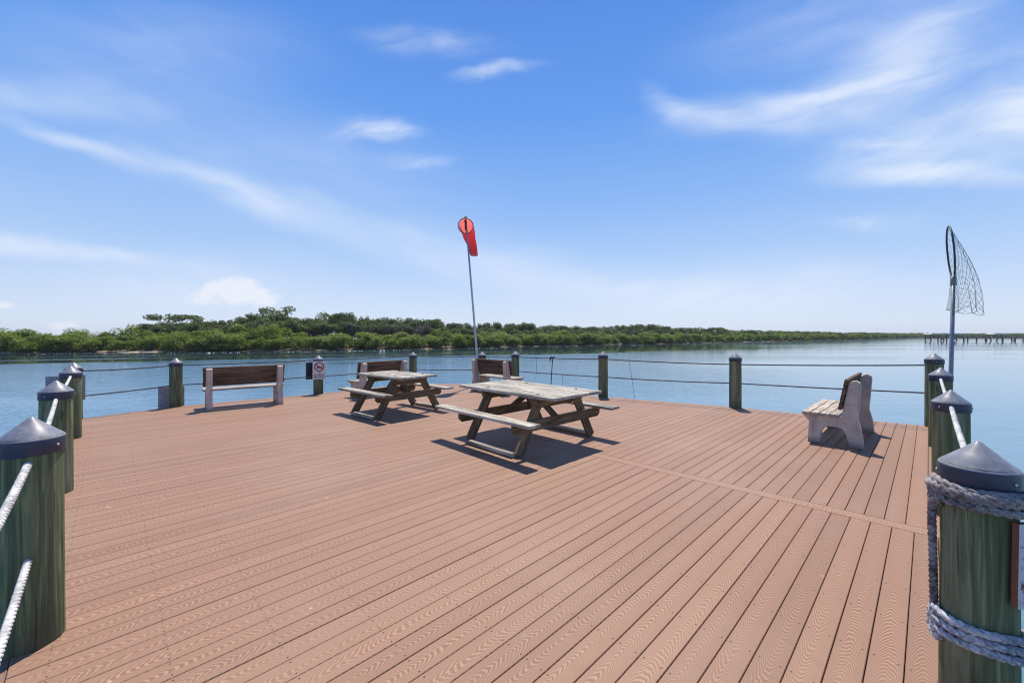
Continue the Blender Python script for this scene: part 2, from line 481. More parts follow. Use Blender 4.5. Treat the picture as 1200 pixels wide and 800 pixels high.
M = dict(
    deck=mat_deck(),
    joist=mat_wood('joist_timber', (0.03, 0.025, 0.018), (0.09, 0.07, 0.05)),
    rim=mat_wood('rim_board', (0.22, 0.13, 0.095), (0.34, 0.21, 0.16), 0.7, (0.12, 0.08, 0.06), 0.4),
    bleached=mat_wood('sun_bleached_plank', (0.25, 0.228, 0.185), (0.63, 0.59, 0.515), 0.8, (0.11, 0.10, 0.072), 0.85, 0.8, 0.85),
    frame=mat_wood('weathered_frame_wood', (0.085, 0.062, 0.036), (0.28, 0.21, 0.135), 0.85, (0.075, 0.075, 0.045), 0.6, 0.8, 0.7),
    slat=mat_wood('grey_bench_slat', (0.25, 0.212, 0.175), (0.58, 0.52, 0.455), 0.8, (0.10, 0.08, 0.065), 0.6, 1.0, 0.8),
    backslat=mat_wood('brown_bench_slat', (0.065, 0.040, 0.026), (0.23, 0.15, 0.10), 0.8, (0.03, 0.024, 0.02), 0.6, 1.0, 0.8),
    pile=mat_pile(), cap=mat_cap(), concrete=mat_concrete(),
    white_rope=mat_rope('white_nylon_rope', (0.36, 0.355, 0.34), (0.74, 0.74, 0.73)),
    dark_rope=mat_rope('dark_rope', (0.07, 0.072, 0.08), (0.17, 0.17, 0.18)),
    old_rope=mat_rope('weathered_rope', (0.085, 0.075, 0.075), (0.36, 0.33, 0.33)),
    pale_rope=mat_rope('bleached_rope', (0.20, 0.20, 0.23), (0.60, 0.60, 0.62)),
    metal=mat_flat('galvanised_pole', (0.42, 0.44, 0.47), 0.4, 0.5, 0.6, 0.08),
    dark_metal=mat_flat('dark_metal', (0.035, 0.037, 0.045), 0.5, 0.4, 0.0, 0.15),
    net_cord=mat_flat('green_net_cord', (0.10, 0.19, 0.18), 0.8, 0.2),
    handle=mat_flat('net_handle_aluminium', (0.22, 0.25, 0.28), 0.45, 0.5, 0.3, 0.1),
    hoop=mat_flat('net_hoop', (0.03, 0.06, 0.06), 0.5, 0.4),
    sign_white=mat_flat('white_sign_paint', (0.70, 0.68, 0.67), 0.45, 0.4, 0.0, 0.06),
    sign_back=mat_flat('sign_back_aluminium', (0.36, 0.33, 0.36), 0.5, 0.4, 0.1, 0.1),
    sign_navy=mat_flat('navy_sign', (0.025, 0.03, 0.06), 0.5, 0.4),
    red=mat_flat('sign_red', (0.42, 0.03, 0.045), 0.5, 0.3),
    black=mat_flat('sign_black', (0.02, 0.02, 0.022), 0.5, 0.3),
    pier_wood=mat_flat('pier_wood', (0.09, 0.08, 0.07), 0.8, 0.2),
    pier_roof=mat_flat('pier_roof', (0.55, 0.55, 0.56), 0.6, 0.3),
    bark=mat_flat('bark', (0.16, 0.135, 0.11), 0.9, 0.1),
    root=mat_flat('mangrove_root', (0.13, 0.085, 0.065), 0.9, 0.1),
    dead=mat_leaf('bare_twig', [(0.17, 0.145, 0.125), (0.26, 0.235, 0.215)], 0.05),
    leaf_m=mat_leaf('mangrove_leaf', [(0.075, 0.128, 0.014), (0.17, 0.242, 0.024), (0.29, 0.355, 0.045)], 0.5),
    leaf_t=mat_leaf('tree_leaf', [(0.045, 0.072, 0.022), (0.085, 0.125, 0.034), (0.15, 0.19, 0.055)], 0.35),
    leaf_f=mat_leaf('far_leaf', [(0.035, 0.062, 0.022), (0.065, 0.10, 0.03), (0.11, 0.15, 0.035)], 0.3),
    water=mat_water(), ground=mat_ground(),
)


def mat_sock():
    m = bpy.data.materials.new('windsock_fabric')
    m.use_nodes = True
    n = NT(m.node_tree)
    b = m.node_tree.nodes['Principled BSDF']
    out = m.node_tree.nodes['Material Output']
    co = n.node('ShaderNodeTexCoord').outputs['Object']
    ns = n.noise(co, 9.0, 4, 0.6)
    col = n.mix(ns, (0.70, 0.075, 0.075), (0.85, 0.14, 0.135))
    n.put(b.inputs['Base Color'], col)
    b.inputs['Roughness'].default_value = 0.6
    tr = n.node('ShaderNodeBsdfTranslucent')
    n.put(tr.inputs['Color'], (0.95, 0.20, 0.18, 1))
    mx = n.node('ShaderNodeMixShader')
    mx.inputs[0].default_value = 0.55
    n.l.new(b.outputs[0], mx.inputs[1])
    n.l.new(tr.outputs[0], mx.inputs[2])
    n.l.new(mx.outputs[0], out.inputs['Surface'])
    return m


def mat_board():
    m, n, b = material('peeling_paint_board', 0.7, 0.3)
    co = n.node('ShaderNodeTexCoord').outputs['Object']
    geo = n.node('ShaderNodeNewGeometry')
    ns = n.noise(co, 26.0, 6, 0.7)
    ny = n.sep(n.node('ShaderNodeTexCoord').outputs['Normal'])[1]
    face = n.smooth(ny, -0.5, -0.9)
    paint = n.math('MULTIPLY', n.smooth(ns, 0.36, 0.44), face)
    wood = n.mix(n.noise(co, 60.0, 3, 0.6), (0.13, 0.05, 0.03), (0.26, 0.12, 0.075))
    n.put(b.inputs['Base Color'], n.mix(paint, wood, (0.60, 0.54, 0.57)))
    n.put(b.inputs['Normal'], n.bump(paint, 0.4, 0.002))
    return m


M['sock'] = mat_sock()
M['board'] = mat_board()


# ------------------------------------------------------------------ mesh builder
class MB:
    """collects shapes, links them as one mesh; 'gr' = grain coordinates, 'rnd' = per-piece random"""

    def __init__(s):
        s.v, s.f, s.g, s.r, s.mi = [], [], [], [], []
        s.smooth = []

    def raw(s, verts, faces, gr=None, rnd=None, mi=0, smooth=False):
        o = len(s.v)
        s.v += [tuple(p) for p in verts]
        s.g += [tuple(p) for p in (gr if gr is not None else verts)]
        r = random.random() if rnd is None else rnd
        s.r += [r] * len(verts)
        s.f += [tuple(i + o for i in f) for f in faces]
        s.mi += [mi] * len(faces)
        s.smooth += [smooth] * len(faces)

    def box(s, size, mat=None, bev=0.005, axis=0, mi=0, rough=0.0):
        """box of size (sx,sy,sz) centred at origin, then transformed by mat; grain runs along 'axis'"""
        bm = bmesh.new()
        bmesh.ops.create_cube(bm, size=1.0)
        for v in bm.verts:
            v.co = Vector((v.co.x * size[0], v.co.y * size[1], v.co.z * size[2]))
        if bev > 0:
            bmesh.ops.bevel(bm, geom=list(bm.edges), offset=bev, segments=2, profile=0.6, affect='EDGES')
        loc = [v.co.copy() for v in bm.verts]
        faces = [[v.index for v in f.verts] for f in bm.faces]
        bm.verts.index_update()
        faces = [[v.index for v in f.verts] for f in bm.faces]
        bm.free()
        o = Vector((random.uniform(0, 30), random.uniform(0, 30), random.uniform(0, 30)))
        gr = []
        for p in loc:
            q = (p.x, p.y, p.z) if axis == 0 else ((p.y, p.x, p.z) if axis == 1 else (p.z, p.x, p.y))
            gr.append((q[0] + o.x, q[1] + o.y, q[2] + o.z))
        if mat is not None:
            loc = [mat @ p for p in loc]
        s.raw(loc, faces, gr, None, mi)

    def prism(s, poly, t, mat=None, bev=0.006, mi=0, grain='x'):
        """poly = list of (x,z), extruded along y by +-t/2"""
        bm = bmesh.new()
        a = [bm.verts.new((p[0], -t / 2, p[1])) for p in poly]
        c = [bm.verts.new((p[0], t / 2, p[1])) for p in poly]
        n = len(poly)
        bm.faces.new(a)
        bm.faces.new(list(reversed(c)))
        for i in range(n):
            bm.faces.new((a[i], c[i], c[(i + 1) % n], a[(i + 1) % n])[::-1])
        bmesh.ops.recalc_face_normals(bm, faces=list(bm.faces))
        if bev > 0:
            ed = [e for e in bm.edges if abs(e.verts[0].co.y - e.verts[1].co.y) < 1e-6]
            bmesh.ops.bevel(bm, geom=ed, offset=bev, segments=2, profile=0.6, affect='EDGES')
        bm.verts.index_update()
        loc = [v.co.copy() for v in bm.verts]
        faces = [[v.index for v in f.verts] for f in bm.faces]
        bm.free()
        o = Vector((random.uniform(0, 30), random.uniform(0, 30), random.uniform(0, 30)))
        gr = [(p.x + o.x, p.y + o.y, p.z + o.z) for p in loc]
        if mat is not None:
            loc = [mat @ p for p in loc]
        s.raw(loc, faces, gr, None, mi)

    def tube(s, pts, rad, seg=8, mi=0, cap=True, closed=False, smooth=True):
        pts = [Vector(p) for p in pts]
        n = len(pts)
        rads = rad if isinstance(rad, (list, tuple)) else [rad] * n
        T = []
        for i in range(n):
            if closed:
                t = pts[(i + 1) % n] - pts[i - 1]
            else:
                t = pts[min(i + 1, n - 1)] - pts[max(i - 1, 0)]
            T.append(t.normalized() if t.length > 1e-9 else Vector((0, 0, 1)))
        up = Vector((0, 0, 1)) if abs(T[0].z) < 0.9 else Vector((1, 0, 0))
        nx = (up - T[0] * up.dot(T[0])).normalized()
        verts, L = [], 0.0
        gr = []
        for i in range(n):
            nx = (nx - T[i] * nx.dot(T[i])).normalized()
            ny = T[i].cross(nx)
            if i:
                L += (pts[i] - pts[i - 1]).length
            for k in range(seg):
                a = 2 * PI * k / seg
                verts.append(pts[i] + (nx * math.cos(a) + ny * math.sin(a)) * rads[i])
                gr.append((L, math.cos(a) * rads[i], math.sin(a) * rads[i]))
        faces = []
        m = n if closed else n - 1
        for i in range(m):
            j = (i + 1) % n
            for k in range(seg):
                k2 = (k + 1) % seg
                faces.append((i * seg + k, i * seg + k2, j * seg + k2, j * seg + k))
        if cap and not closed:
            faces.append(tuple(range(seg))[::-1])
            faces.append(tuple((n - 1) * seg + k for k in range(seg)))
        s.raw(verts, faces, gr, None, mi, smooth)

    def rope(s, pts, rad, pitch=None, step=None, seg=6, strands=3, mi=0):
        """laid rope: strands twisted round the path"""
        pts = [Vector(p) for p in pts]
        pitch = pitch or rad * 7
        step = step or pitch / 7
        rs = [pts[0]]
        for i in range(len(pts) - 1):
            d = (pts[i + 1] - pts[i]).length
            k = max(1, int(round(d / step)))
            for j in range(1, k + 1):
                rs.append(pts[i].lerp(pts[i + 1], j / k))
        n = len(rs)
        T = []
        for i in range(n):
            t = rs[min(i + 1, n - 1)] - rs[max(i - 1, 0)]
            T.append(t.normalized())
        up = Vector((0, 0, 1)) if abs(T[0].z) < 0.9 else Vector((1, 0, 0))
        nx = (up - T[0] * up.dot(T[0])).normalized()
        fr, L = [], 0.0
        for i in range(n):
            nx = (nx - T[i] * nx.dot(T[i])).normalized()
            if i:
                L += (rs[i] - rs[i - 1]).length
            fr.append((rs[i], nx.copy(), T[i].cross(nx), L))
        for q in range(strands):
            ph = 2 * PI * q / strands
            path = []
            for (p, a, b, l) in fr:
                w = ph + 2 * PI * l / pitch
                path.append(p + (a * math.cos(w) + b * math.sin(w)) * rad * 0.5)
            s.tube(path, rad * 0.56, seg, mi)

    def lathe(s, prof, seg=28, mi=0, mat=None, wob=0.0, smooth=True):
        verts, gr = [], []
        ph = [random.uniform(0, 6.28) for _ in range(3)]
        o = random.uniform(0, 30)
        for (r, z) in prof:
            for k in range(seg):
                a = 2 * PI * k / seg
                rr = r * (1 + wob * (0.6 * math.sin(2 * a + ph[0]) + 0.4 * math.sin(3 * a + ph[1] + z)))
                p = Vector((rr * math.cos(a), rr * math.sin(a), z))
                gr.append((z, p.x + o, p.y + o))
                verts.append(mat @ p if mat is not None else p)
        faces = []
        for i in range(len(prof) - 1):
            for k in range(seg):
                k2 = (k + 1) % seg
                faces.append((i * seg + k, i * seg + k2, (i + 1) * seg + k2, (i + 1) * seg + k))
        faces.append(tuple(range(seg))[::-1])
        faces.append(tuple((len(prof) - 1) * seg + k for k in range(seg)))
        s.raw(verts, faces, gr, None, mi, smooth)

    def mesh(s, name, mats):
        me = bpy.data.meshes.new(name)
        me.from_pydata(s.v, [], s.f)
        a = me.attributes.new('gr', 'FLOAT_VECTOR', 'POINT')
        a.data.foreach_set('vector', np.array(s.g, dtype=np.float32).ravel())
        a = me.attributes.new('rnd', 'FLOAT', 'POINT')
        a.data.foreach_set('value', np.array(s.r, dtype=np.float32))
        for m in (mats if isinstance(mats, (list, tuple)) else [mats]):
            me.materials.append(m)
        me.polygons.foreach_set('material_index', s.mi)
        me.polygons.foreach_set('use_smooth', s.smooth)
        me.update()
        return me

    def build(s, name, mats, parent=None):
        o = bpy.data.objects.new(name, s.mesh(name, mats))
        COL.objects.link(o)
        if parent is not None:
            o.parent = parent
        return o


def tag(o, label, cat, group=None, kind=None):
    o['label'] = label
    o['category'] = cat
    if group:
        o['group'] = group
    if kind:
        o['kind'] = kind
    return o


def empty(name, loc, rz, label, cat, group=None):
    o = bpy.data.objects.new(name, None)
    COL.objects.link(o)
    o.location = loc
    o.rotation_euler = (0, 0, rz)
    o.empty_display_size = 0.2
    return tag(o, label, cat, group)


def structure(o):
    o['kind'] = 'structure'
    return o


def copy_thing(root, loc, rz, label, scale=None):
    r = root.copy()
    COL.objects.link(r)
    r.location = loc
    r.rotation_euler = (0, 0, rz)
    r['label'] = label
    if scale:
        r.scale = scale
    for ch in list(root.children):
        c = ch.copy()
        COL.objects.link(c)
        c.parent = r
        for gch in list(ch.children):
            d = gch.copy()
            COL.objects.link(d)
            d.parent = c
    return r


def TR(x, y, z, rx=0, ry=0, rz=0):
    from mathutils import Euler
    return Matrix.Translation((x, y, z)) @ Euler((rx, ry, rz)).to_matrix().to_4x4()


WATER_Z = -1.2

# ------------------------------------------------------------------ water, shore
mb = MB()
S = 9000
mb.raw([(-S, -S, WATER_Z), (S, -S, WATER_Z), (S, S, WATER_Z), (-S, S, WATER_Z)], [(0, 1, 2, 3)])
structure(mb.build('water', M['water']))

SHORE = [(-400, -30), (-160, 40), (-110, 50), (-73, 58.5), (-40, 64), (-15.7, 75), (0, 87), (21, 101), (63, 126), (120, 165),
         (247, 264), (345, 340), (460, 372), (620, 372), (900, 330)]


def shore_at_bearing(t):
    """point of the shoreline at X/Y = t"""
    for (a, b) in zip(SHORE, SHORE[1:]):
        ta, tb = (a[0] / a[1] if a[1] > 0 else -99), b[0] / b[1]
        if ta <= t <= tb:
            dx_, dy_ = b[0] - a[0], b[1] - a[1]
            k = (t * a[1] - a[0]) / (dx_ - t * dy_)
            return Vector((a[0] + dx_ * k, a[1] + dy_ * k))
    return Vector(SHORE[-1])


mb = MB()
rings = []
sp = []
for a, b in zip(SHORE, SHORE[1:]):
    k = max(2, int(math.dist(a, b) / 3.0))
    for i in range(k):
        t = i / k
        sp.append((a[0] + (b[0] - a[0]) * t, a[1] + (b[1] - a[1]) * t))
sp.append(SHORE[-1])
offs = [(-1.6, -0.5), (0.0, -0.02), (1.5, 0.14), (5, 0.35), (20, 0.6), (90, 0.9), (900, 1.0)]
nrm = Vector((-0.35, 0.94))
verts, faces = [], []
for i, p in enumerate(sp):
    jit = 0.9 * math.sin(i * 0.9) + 0.6 * math.sin(i * 2.3 + 1)
    for (o, z) in offs:
        verts.append((p[0] + nrm.x * (o + jit), p[1] + nrm.y * (o + jit), WATER_Z + z))
no = len(offs)
for i in range(len(sp) - 1):
    for k in range(no - 1):
        faces.append((i * no + k, (i + 1) * no + k, (i + 1) * no + k + 1, i * no + k + 1))
mb.raw(verts, faces, smooth=True)
structure(mb.build('far_shore_ground', M['ground']))

# ------------------------------------------------------------------ deck
POSTS_R = [(1.98, 1.74, 1.10), (3.75, 3.50, 1.076), (5.86, 5.60, 1.095), (7.03, 6.82, 1.235)]
POSTS_L = [(-2.43, 2.07, 1.136), (-4.45, 4.0, 1.10), (-6.55, 6.08, 1.08), (-7.92, 7.40, 1.04)]
POSTS_B = [(-7.18, 8.75, 1.04), (-5.01, 10.6, 1.00), (-3.07, 12.7, 0.99), (-0.92, 12.6, 1.0), (0.1, 12.0, 1.05),
           (2.24, 10.07, 1.13), (4.70, 8.62, 1.155)]
OUT = 0.03
poly = [(0.42, 0.14), (7.03 + OUT, 6.82)] + [(p[0], p[1] + OUT) for p in reversed(POSTS_B)] + [(-7.92, 7.40), (-0.55, 0.14), (-0.55, -5), (0.42, -5)]
ANG_U = R(44.5)
U = Vector((math.cos(ANG_U), math.sin(ANG_U)))
V = Vector((-U.y, U.x))
SEAM_P = Vector((1.80, 4.57))
SEAM_A = R(-43.4)
SD = Vector((math.cos(SEAM_A), math.sin(SEAM_A)))
SN = Vector((-SD.y, SD.x))          # points to the far side


def clip(pl, n, c):
    """keep n.p <= c"""
    out = []
    for i in range(len(pl)):
        a, b = pl[i], pl[(i + 1) % len(pl)]
        da, db = n.dot(a) - c, n.dot(b) - c
        if da <= 0:
            out.append(a)
        if (da < 0 < db) or (db < 0 < da):
            out.append(a + (b - a) * (da / (da - db)))
    return out


def clean(pl):
    out = []
    for p in pl:
        if not out or (p - out[-1]).length > 1e-4:
            out.append(p)
    if len(out) > 2 and (out[0] - out[-1]).length < 1e-4:
        out.pop()
    return out


def area(pl):
    return 0.5 * sum(pl[i].x * pl[(i + 1) % len(pl)].y - pl[(i + 1) % len(pl)].x * pl[i].y for i in range(len(pl)))


deck = MB()


def add_board(pl, vc, udir, vdir, dz):
    pl = clean(pl)
    if len(pl) < 3 or abs(area(pl)) < 0.002:
        return
    if area(pl) < 0:
        pl = pl[::-1]
    n = len(pl)
    cen = sum(pl, Vector((0, 0))) / n
    rnd = random.random()
    uo = random.uniform(0, 40)
    flip = random.choice((1, -1))
    verts, gr = [], []
    lev = [(0.0025, dz), (0.0, dz - 0.003), (0.0, dz - 0.027)]
    for (ins, z) in lev:
        for i in range(n):
            p0, p, p1 = pl[i - 1], pl[i], pl[(i + 1) % n]
            e0, e1 = (p - p0).normalized(), (p1 - p).normalized()
            n0, n1 = Vector((-e0.y, e0.x)), Vector((-e1.y, e1.x))
            q = p + (n0 + n1) * (ins / max(0.35, 1 + n0.dot(n1)))
            verts.append((q.x, q.y, z))
            gr.append((flip * (udir.dot(q)) + uo, vdir.dot(q) - vc, udir.dot(q)))
    faces = [tuple(range(n)), tuple(range(3 * n - 1, 2 * n - 1, -1))]
    for l in range(2):
        for i in range(n):
            j = (i + 1) % n
            faces.append((l * n + j, l * n + i, (l + 1) * n + i, (l + 1) * n + j))
    deck.raw(verts, faces, gr, rnd)


P = [Vector(p) for p in poly]
PITCH, GAP = 0.1285, 0.0042
cseam = SN.dot(SEAM_P)
BW = 0.14
near_part = clip(P, SN, cseam - BW / 2 - 0.004)
far_part = clip(P, -SN, -(cseam + BW / 2 + 0.006))
border = clip(clip(P, SN, cseam + BW / 2), -SN, -(cseam - BW / 2))
vmin = min(V.dot(p) for p in P)
vmax = max(V.dot(p) for p in P)
for part, ph in ((near_part, 0.02), (far_part, 0.075)):
    c = vmin - PITCH + ph
    while c < vmax:
        w = PITCH - GAP * random.uniform(0.75, 1.3) * (1.0 - 0.38 * min(1.0, max(0.0, (c - 1.0) / 4.0)))
        strip = clip(clip(part, V, c + w / 2), -V, -(c - w / 2))
        if len(strip) > 2:
            add_board(strip, c, U, V, random.uniform(-0.0012, 0.0012))
        c += PITCH
add_board(border, SN.dot(SEAM_P), SD, SN, 0.001)
deck.r[-12:] = [0.93] * 12
structure(deck.build('deck', M['deck']))

mb = MB()
loop = P
for i in range(len(loop)):
    a, b = loop[i], loop[(i + 1) % len(loop)]
    d = (b - a)
    L = d.length
    ang = math.atan2(d.y, d.x)
    nn = Vector((d.y, -d.x)).normalized()
    mid = (a + b) / 2 + nn * 0.022
    mb.box((L + 0.03, 0.038, 0.24), TR(mid.x, mid.y, -0.125, 0, 0, ang), 0.003)
structure(mb.build('deck_rim', M['rim']))
mb = MB()
# joists run across the boards
umin = min(U.dot(p) for p in P)
umax = max(U.dot(p) for p in P)
c = umin + 0.2
while c < umax:
    s = clip(clip(P, U, c + 0.019), -U, -(c - 0.019))
    s = clean(s)
    if len(s) > 2:
        v0 = min(V.dot(p) for p in s) + 0.03
        v1 = max(V.dot(p) for p in s) - 0.03
        if v1 - v0 > 0.1:
            m_ = U * c + V * ((v0 + v1) / 2)
            mb.box((v1 - v0, 0.038, 0.19), TR(m_.x, m_.y, -0.125, 0, 0, math.atan2(V.y, V.x)), 0)
    c += 0.406
structure(mb.build('deck_joists', M['joist']))

# ------------------------------------------------------------------ mooring posts
PR, CR = 0.115, 0.123


def post_meshes(h, k):
    mb = MB()
    hb = h - 0.10
    zs = [-3.2, -1.0, -0.02] + [hb * t for t in (0.06, 0.14, 0.22, 0.3, 0.38, 0.46, 0.54, 0.62, 0.7, 0.78, 0.86, 0.93, 1.0)]
    NS = 120
    ph = [random.uniform(0, 6.28) for _ in range(6)]
    checks = [(random.uniform(0, 6.28), random.uniform(0.004, 0.010), random.uniform(-0.2, 0.6) * hb, random.uniform(0.5, 1.3) * hb, random.uniform(-0.12, 0.12)) for _ in range(9)]
    verts, gr, faces = [], [], []
    o_ = random.uniform(0, 30)
    for z in zs:
        base_r = PR * (1.02 - 0.035 * max(0, z))
        for k in range(NS):
            a = 2 * PI * k / NS
            r = base_r * (1 + 0.008 * math.sin(2 * a + ph[0]) + 0.005 * math.sin(3 * a + ph[1] + 0.8 * z) + 0.003 * math.sin(7 * a + ph[2] + 2 * z)
                          + 0.003 * math.sin(13 * a + ph[3]) + 0.006 * math.sin(5.5 * z + 2 * a + ph[4]))
            for (a0, dp, z0, z1, tw) in checks:
                if z0 <= z <= z1:
                    d_ = (a - a0 - tw * z + PI) % (2 * PI) - PI
                    r -= dp * math.exp(-(d_ / 0.035) ** 2) * min(1, (z - z0) * 6 + 0.2, (z1 - z) * 6 + 0.2)
            verts.append((r * math.cos(a), r * math.sin(a), z))
            gr.append((z, r * math.cos(a) + o_, r * math.sin(a) + o_))
    for i_ in range(len(zs) - 1):
        for k in range(NS):
            k2 = (k + 1) % NS
            faces.append((i_ * NS + k, i_ * NS + k2, (i_ + 1) * NS + k2, (i_ + 1) * NS + k))
    faces.append(tuple((len(zs) - 1) * NS + k for k in range(NS)))
    mb.raw(verts, faces, gr, None, 0, True)
    pm = mb.mesh('pole', M['pile'])
    mb = MB()
    z1 = h - 0.112
    prof = [(CR * 0.99, z1 - 0.072), (CR, z1 - 0.069), (CR * 0.995, z1 - 0.006), (CR * 0.985, z1), (CR * 0.96, z1 + 0.006),
            (CR * 0.5, z1 + 0.056), (CR * 0.16, z1 + 0.094), (CR * 0.08, z1 + 0.104), (0.002, z1 + 0.108)]
    mb.lathe(prof, 40)
    # seam screw heads on the skirt
    for a in (0.4, 2.5, 4.4):
        mb.lathe([(0.007, 0), (0.007, 0.003), (0.004, 0.005)], 8, 1, TR(CR * math.cos(a) * 0.995, CR * math.sin(a) * 0.995, z1 - 0.035, 0, R(90), 0) if False else
                 Matrix.Translation((CR * math.cos(a) * 0.995, CR * math.sin(a) * 0.995, z1 - 0.035)) @ Vector((math.cos(a), math.sin(a), 0)).to_track_quat('Z', 'Y').to_matrix().to_4x4())
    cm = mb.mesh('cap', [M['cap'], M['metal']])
    return pm, cm


def post(x, y, h, label, lean=(0, 0)):
    root = empty('mooring_post', (x, y, 0), random.uniform(0, 6.28), label, 'post', 'capped timber posts around the deck')
    root.rotation_euler = (lean[0], lean[1], random.uniform(0, 6.28))
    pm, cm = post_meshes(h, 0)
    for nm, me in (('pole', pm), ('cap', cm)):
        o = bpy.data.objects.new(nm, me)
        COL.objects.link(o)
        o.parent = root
    return root


lab_R = ['large green timber post wound with weathered rope, nearest post on the right',
         'capped timber post just behind the rope-wound post on the right',
         'capped post on the right rail, third from the viewer, in front of the landing net',
         'tall capped corner post at the far right beside the landing net handle']
lab_L = ['largest green timber post on the left with two white ropes leaving its face',
         'second capped timber post on the left with a white rope from its cap',
         'third capped post on the left, in front of the corner post',
         'capped corner post on the left mostly hidden behind the third post, sign panel behind it']
lab_B = ['capped post with a grey panel behind its foot, left of the left bench',
         'capped post carrying the white prohibition sign',
         'thin far capped post behind the smaller picnic table, right end of the bench there',
         'short far capped post at the foot of the windsock pole',
         'far capped post just right of the bench behind the large picnic table',
         'capped post on the far edge to the right of the large picnic table',
         'capped post on the far edge left of the side-facing bench, dark flat-looking cap']
for (p, l) in zip(POSTS_R, lab_R):
    post(*p, l)
for i, (p, l) in enumerate(zip(POSTS_L, lab_L)):
    post(*p, l)
for (p, l) in zip(POSTS_B, lab_B):
    post(*p, l)


# ------------------------------------------------------------------ ropes
def sag(a, b, z0, z1, drop, n=10):
    out = []
    for i in range(n + 1):
        t = i / n
        out.append((a[0] + (b[0] - a[0]) * t, a[1] + (b[1] - a[1]) * t, z0 + (z1 - z0) * t - drop * 4 * t * (1 - t)))
    return out


def run(posts, zs, drop):
    pts = []
    for i in range(len(posts) - 1):
        seg = sag(posts[i], posts[i + 1], zs[i], zs[i + 1], drop * random.uniform(0.4, 1.7))
        pts += seg if i == 0 else seg[1:]
    return pts


GL = [(-0.95, 0.55)] + [p[:2] for p in POSTS_L]
for (zz, nm) in ((0.925, 'upper'), (0.455, 'lower')):
    mb = MB()
    mb.rope(run(GL, [zz - 0.03, zz, zz, zz, zz - 0.02], 0.035), 0.0155, 0.085, seg=6)
    o = mb.build('rope', M['white_rope'])
    tag(o, '%s white rope threaded through the posts along the left side' % nm, 'rope', 'ropes strung between the posts')
GR = [p[:2] for p in POSTS_R]
for (zz, nm) in ((0.94, 'upper'), (0.50, 'lower')):
    mb = MB()
    mb.rope(run(GR, [zz - 0.02, zz, zz, zz], 0.03), 0.0155, 0.085, seg=6)
    o = mb.build('rope', M['white_rope'])
    tag(o, '%s white rope threaded through the posts along the right side' % nm, 'rope', 'ropes strung between the posts')
GB = [POSTS_L[3][:2]] + [p[:2] for p in POSTS_B] + [POSTS_R[3][:2]]
for (za, nm) in (([0.88, 0.88, 0.87, 0.86, 0.86, 0.87, 0.93, 0.905, 1.03], 'upper'), ([0.41, 0.455, 0.45, 0.45, 0.45, 0.46, 0.49, 0.51, 0.56], 'lower')):
    mb = MB()
    mb.rope(run(GB, za, 0.012 if nm == 'lower' else 0.022), 0.0135, 0.075, seg=5)
    o = mb.build('rope', M['dark_rope'])
    tag(o, '%s dark rope strung along the far edge of the deck' % nm, 'rope', 'ropes strung between the posts')


# rope tied round the nearest right post: loops at two heights joined by a hanging strand
def wrap(cx, cy, r, z, turns, dz, a0, tilt=0.0, n=40):
    pts = []
    for i in range(int(n * turns) + 1):
        a = a0 + 2 * PI * i / n
        pts.append((cx + r * math.cos(a), cy + r * math.sin(a), z - dz * i / n + tilt * math.sin(a - 2.4) + 0.004 * math.sin(3.1 * a)))
    return pts


PX, PY = POSTS_R[0][:2]
mb = MB()
RR = 0.0178
aL = R(150)
mb.rope(wrap(PX, PY, PR + RR * 0.95, 0.915, 3.05, 0.032, aL - 0.1), RR, 0.115, seg=8, mi=0)
mb.rope(wrap(PX, PY, PR + RR * 1.7, 0.893, 1.0, 0.012, aL, 0.006), RR * 0.9, 0.10, seg=8, mi=0)
# half-hitch knot on the left flank
kx, ky = PX + (PR + 0.020) * math.cos(aL), PY + (PR + 0.020) * math.sin(aL)
kn = []
for i in range(26):
    a = 2 * PI * i / 20
    kn.append((kx + 0.026 * math.cos(a) * math.cos(aL + PI / 2), ky + 0.026 * math.cos(a) * math.sin(aL + PI / 2), 0.87 + 0.042 * math.sin(a) - 0.001 * i))
mb.rope(kn, RR * 0.95, 0.09, seg=8, mi=0)
# hanging strand
sx, sy = PX + (PR + RR * 1.1) * math.cos(aL - 0.12), PY + (PR + RR * 1.1) * math.sin(aL - 0.12)
mb.rope([(sx, sy, 0.89), (sx - 0.004, sy + 0.003, 0.75), (sx - 0.002, sy, 0.58), (sx + 0.002, sy - 0.002, 0.31)], RR * 0.86, 0.07, seg=8, mi=0)
mb.rope(wrap(PX, PY, PR + RR * 0.95, 0.345, 3.05, 0.037, aL - 0.1, 0.012), RR, 0.10, seg=8, mi=1)
kn = []
for i in range(24):
    a = 2 * PI * i / 18
    kn.append((sx + 0.02 * math.cos(a) * math.cos(aL + PI / 2), sy + 0.02 * math.cos(a) * math.sin(aL + PI / 2), 0.30 + 0.045 * math.sin(a) - 0.001 * i))
mb.rope(kn, RR * 0.95, 0.09, seg=8, mi=1)
tag(mb.build('tied_rope', [M['old_rope'], M['pale_rope']]), 'weathered grey rope wound twice around the nearest right post with a hanging strand', 'rope')

# peeling board on that post
mb = MB()
mb.box((0.40, 0.024, 0.33), TR(0, 0, 0), 0.003)
o = mb.build('wooden_board', M['board'])
o.location = (1.965 + 0.20, 1.606, 0.642)
o.rotation_euler = (0, R(1.2), R(1.5))
tag(o, 'wooden board with peeling pale paint fixed to the nearest right post', 'board')


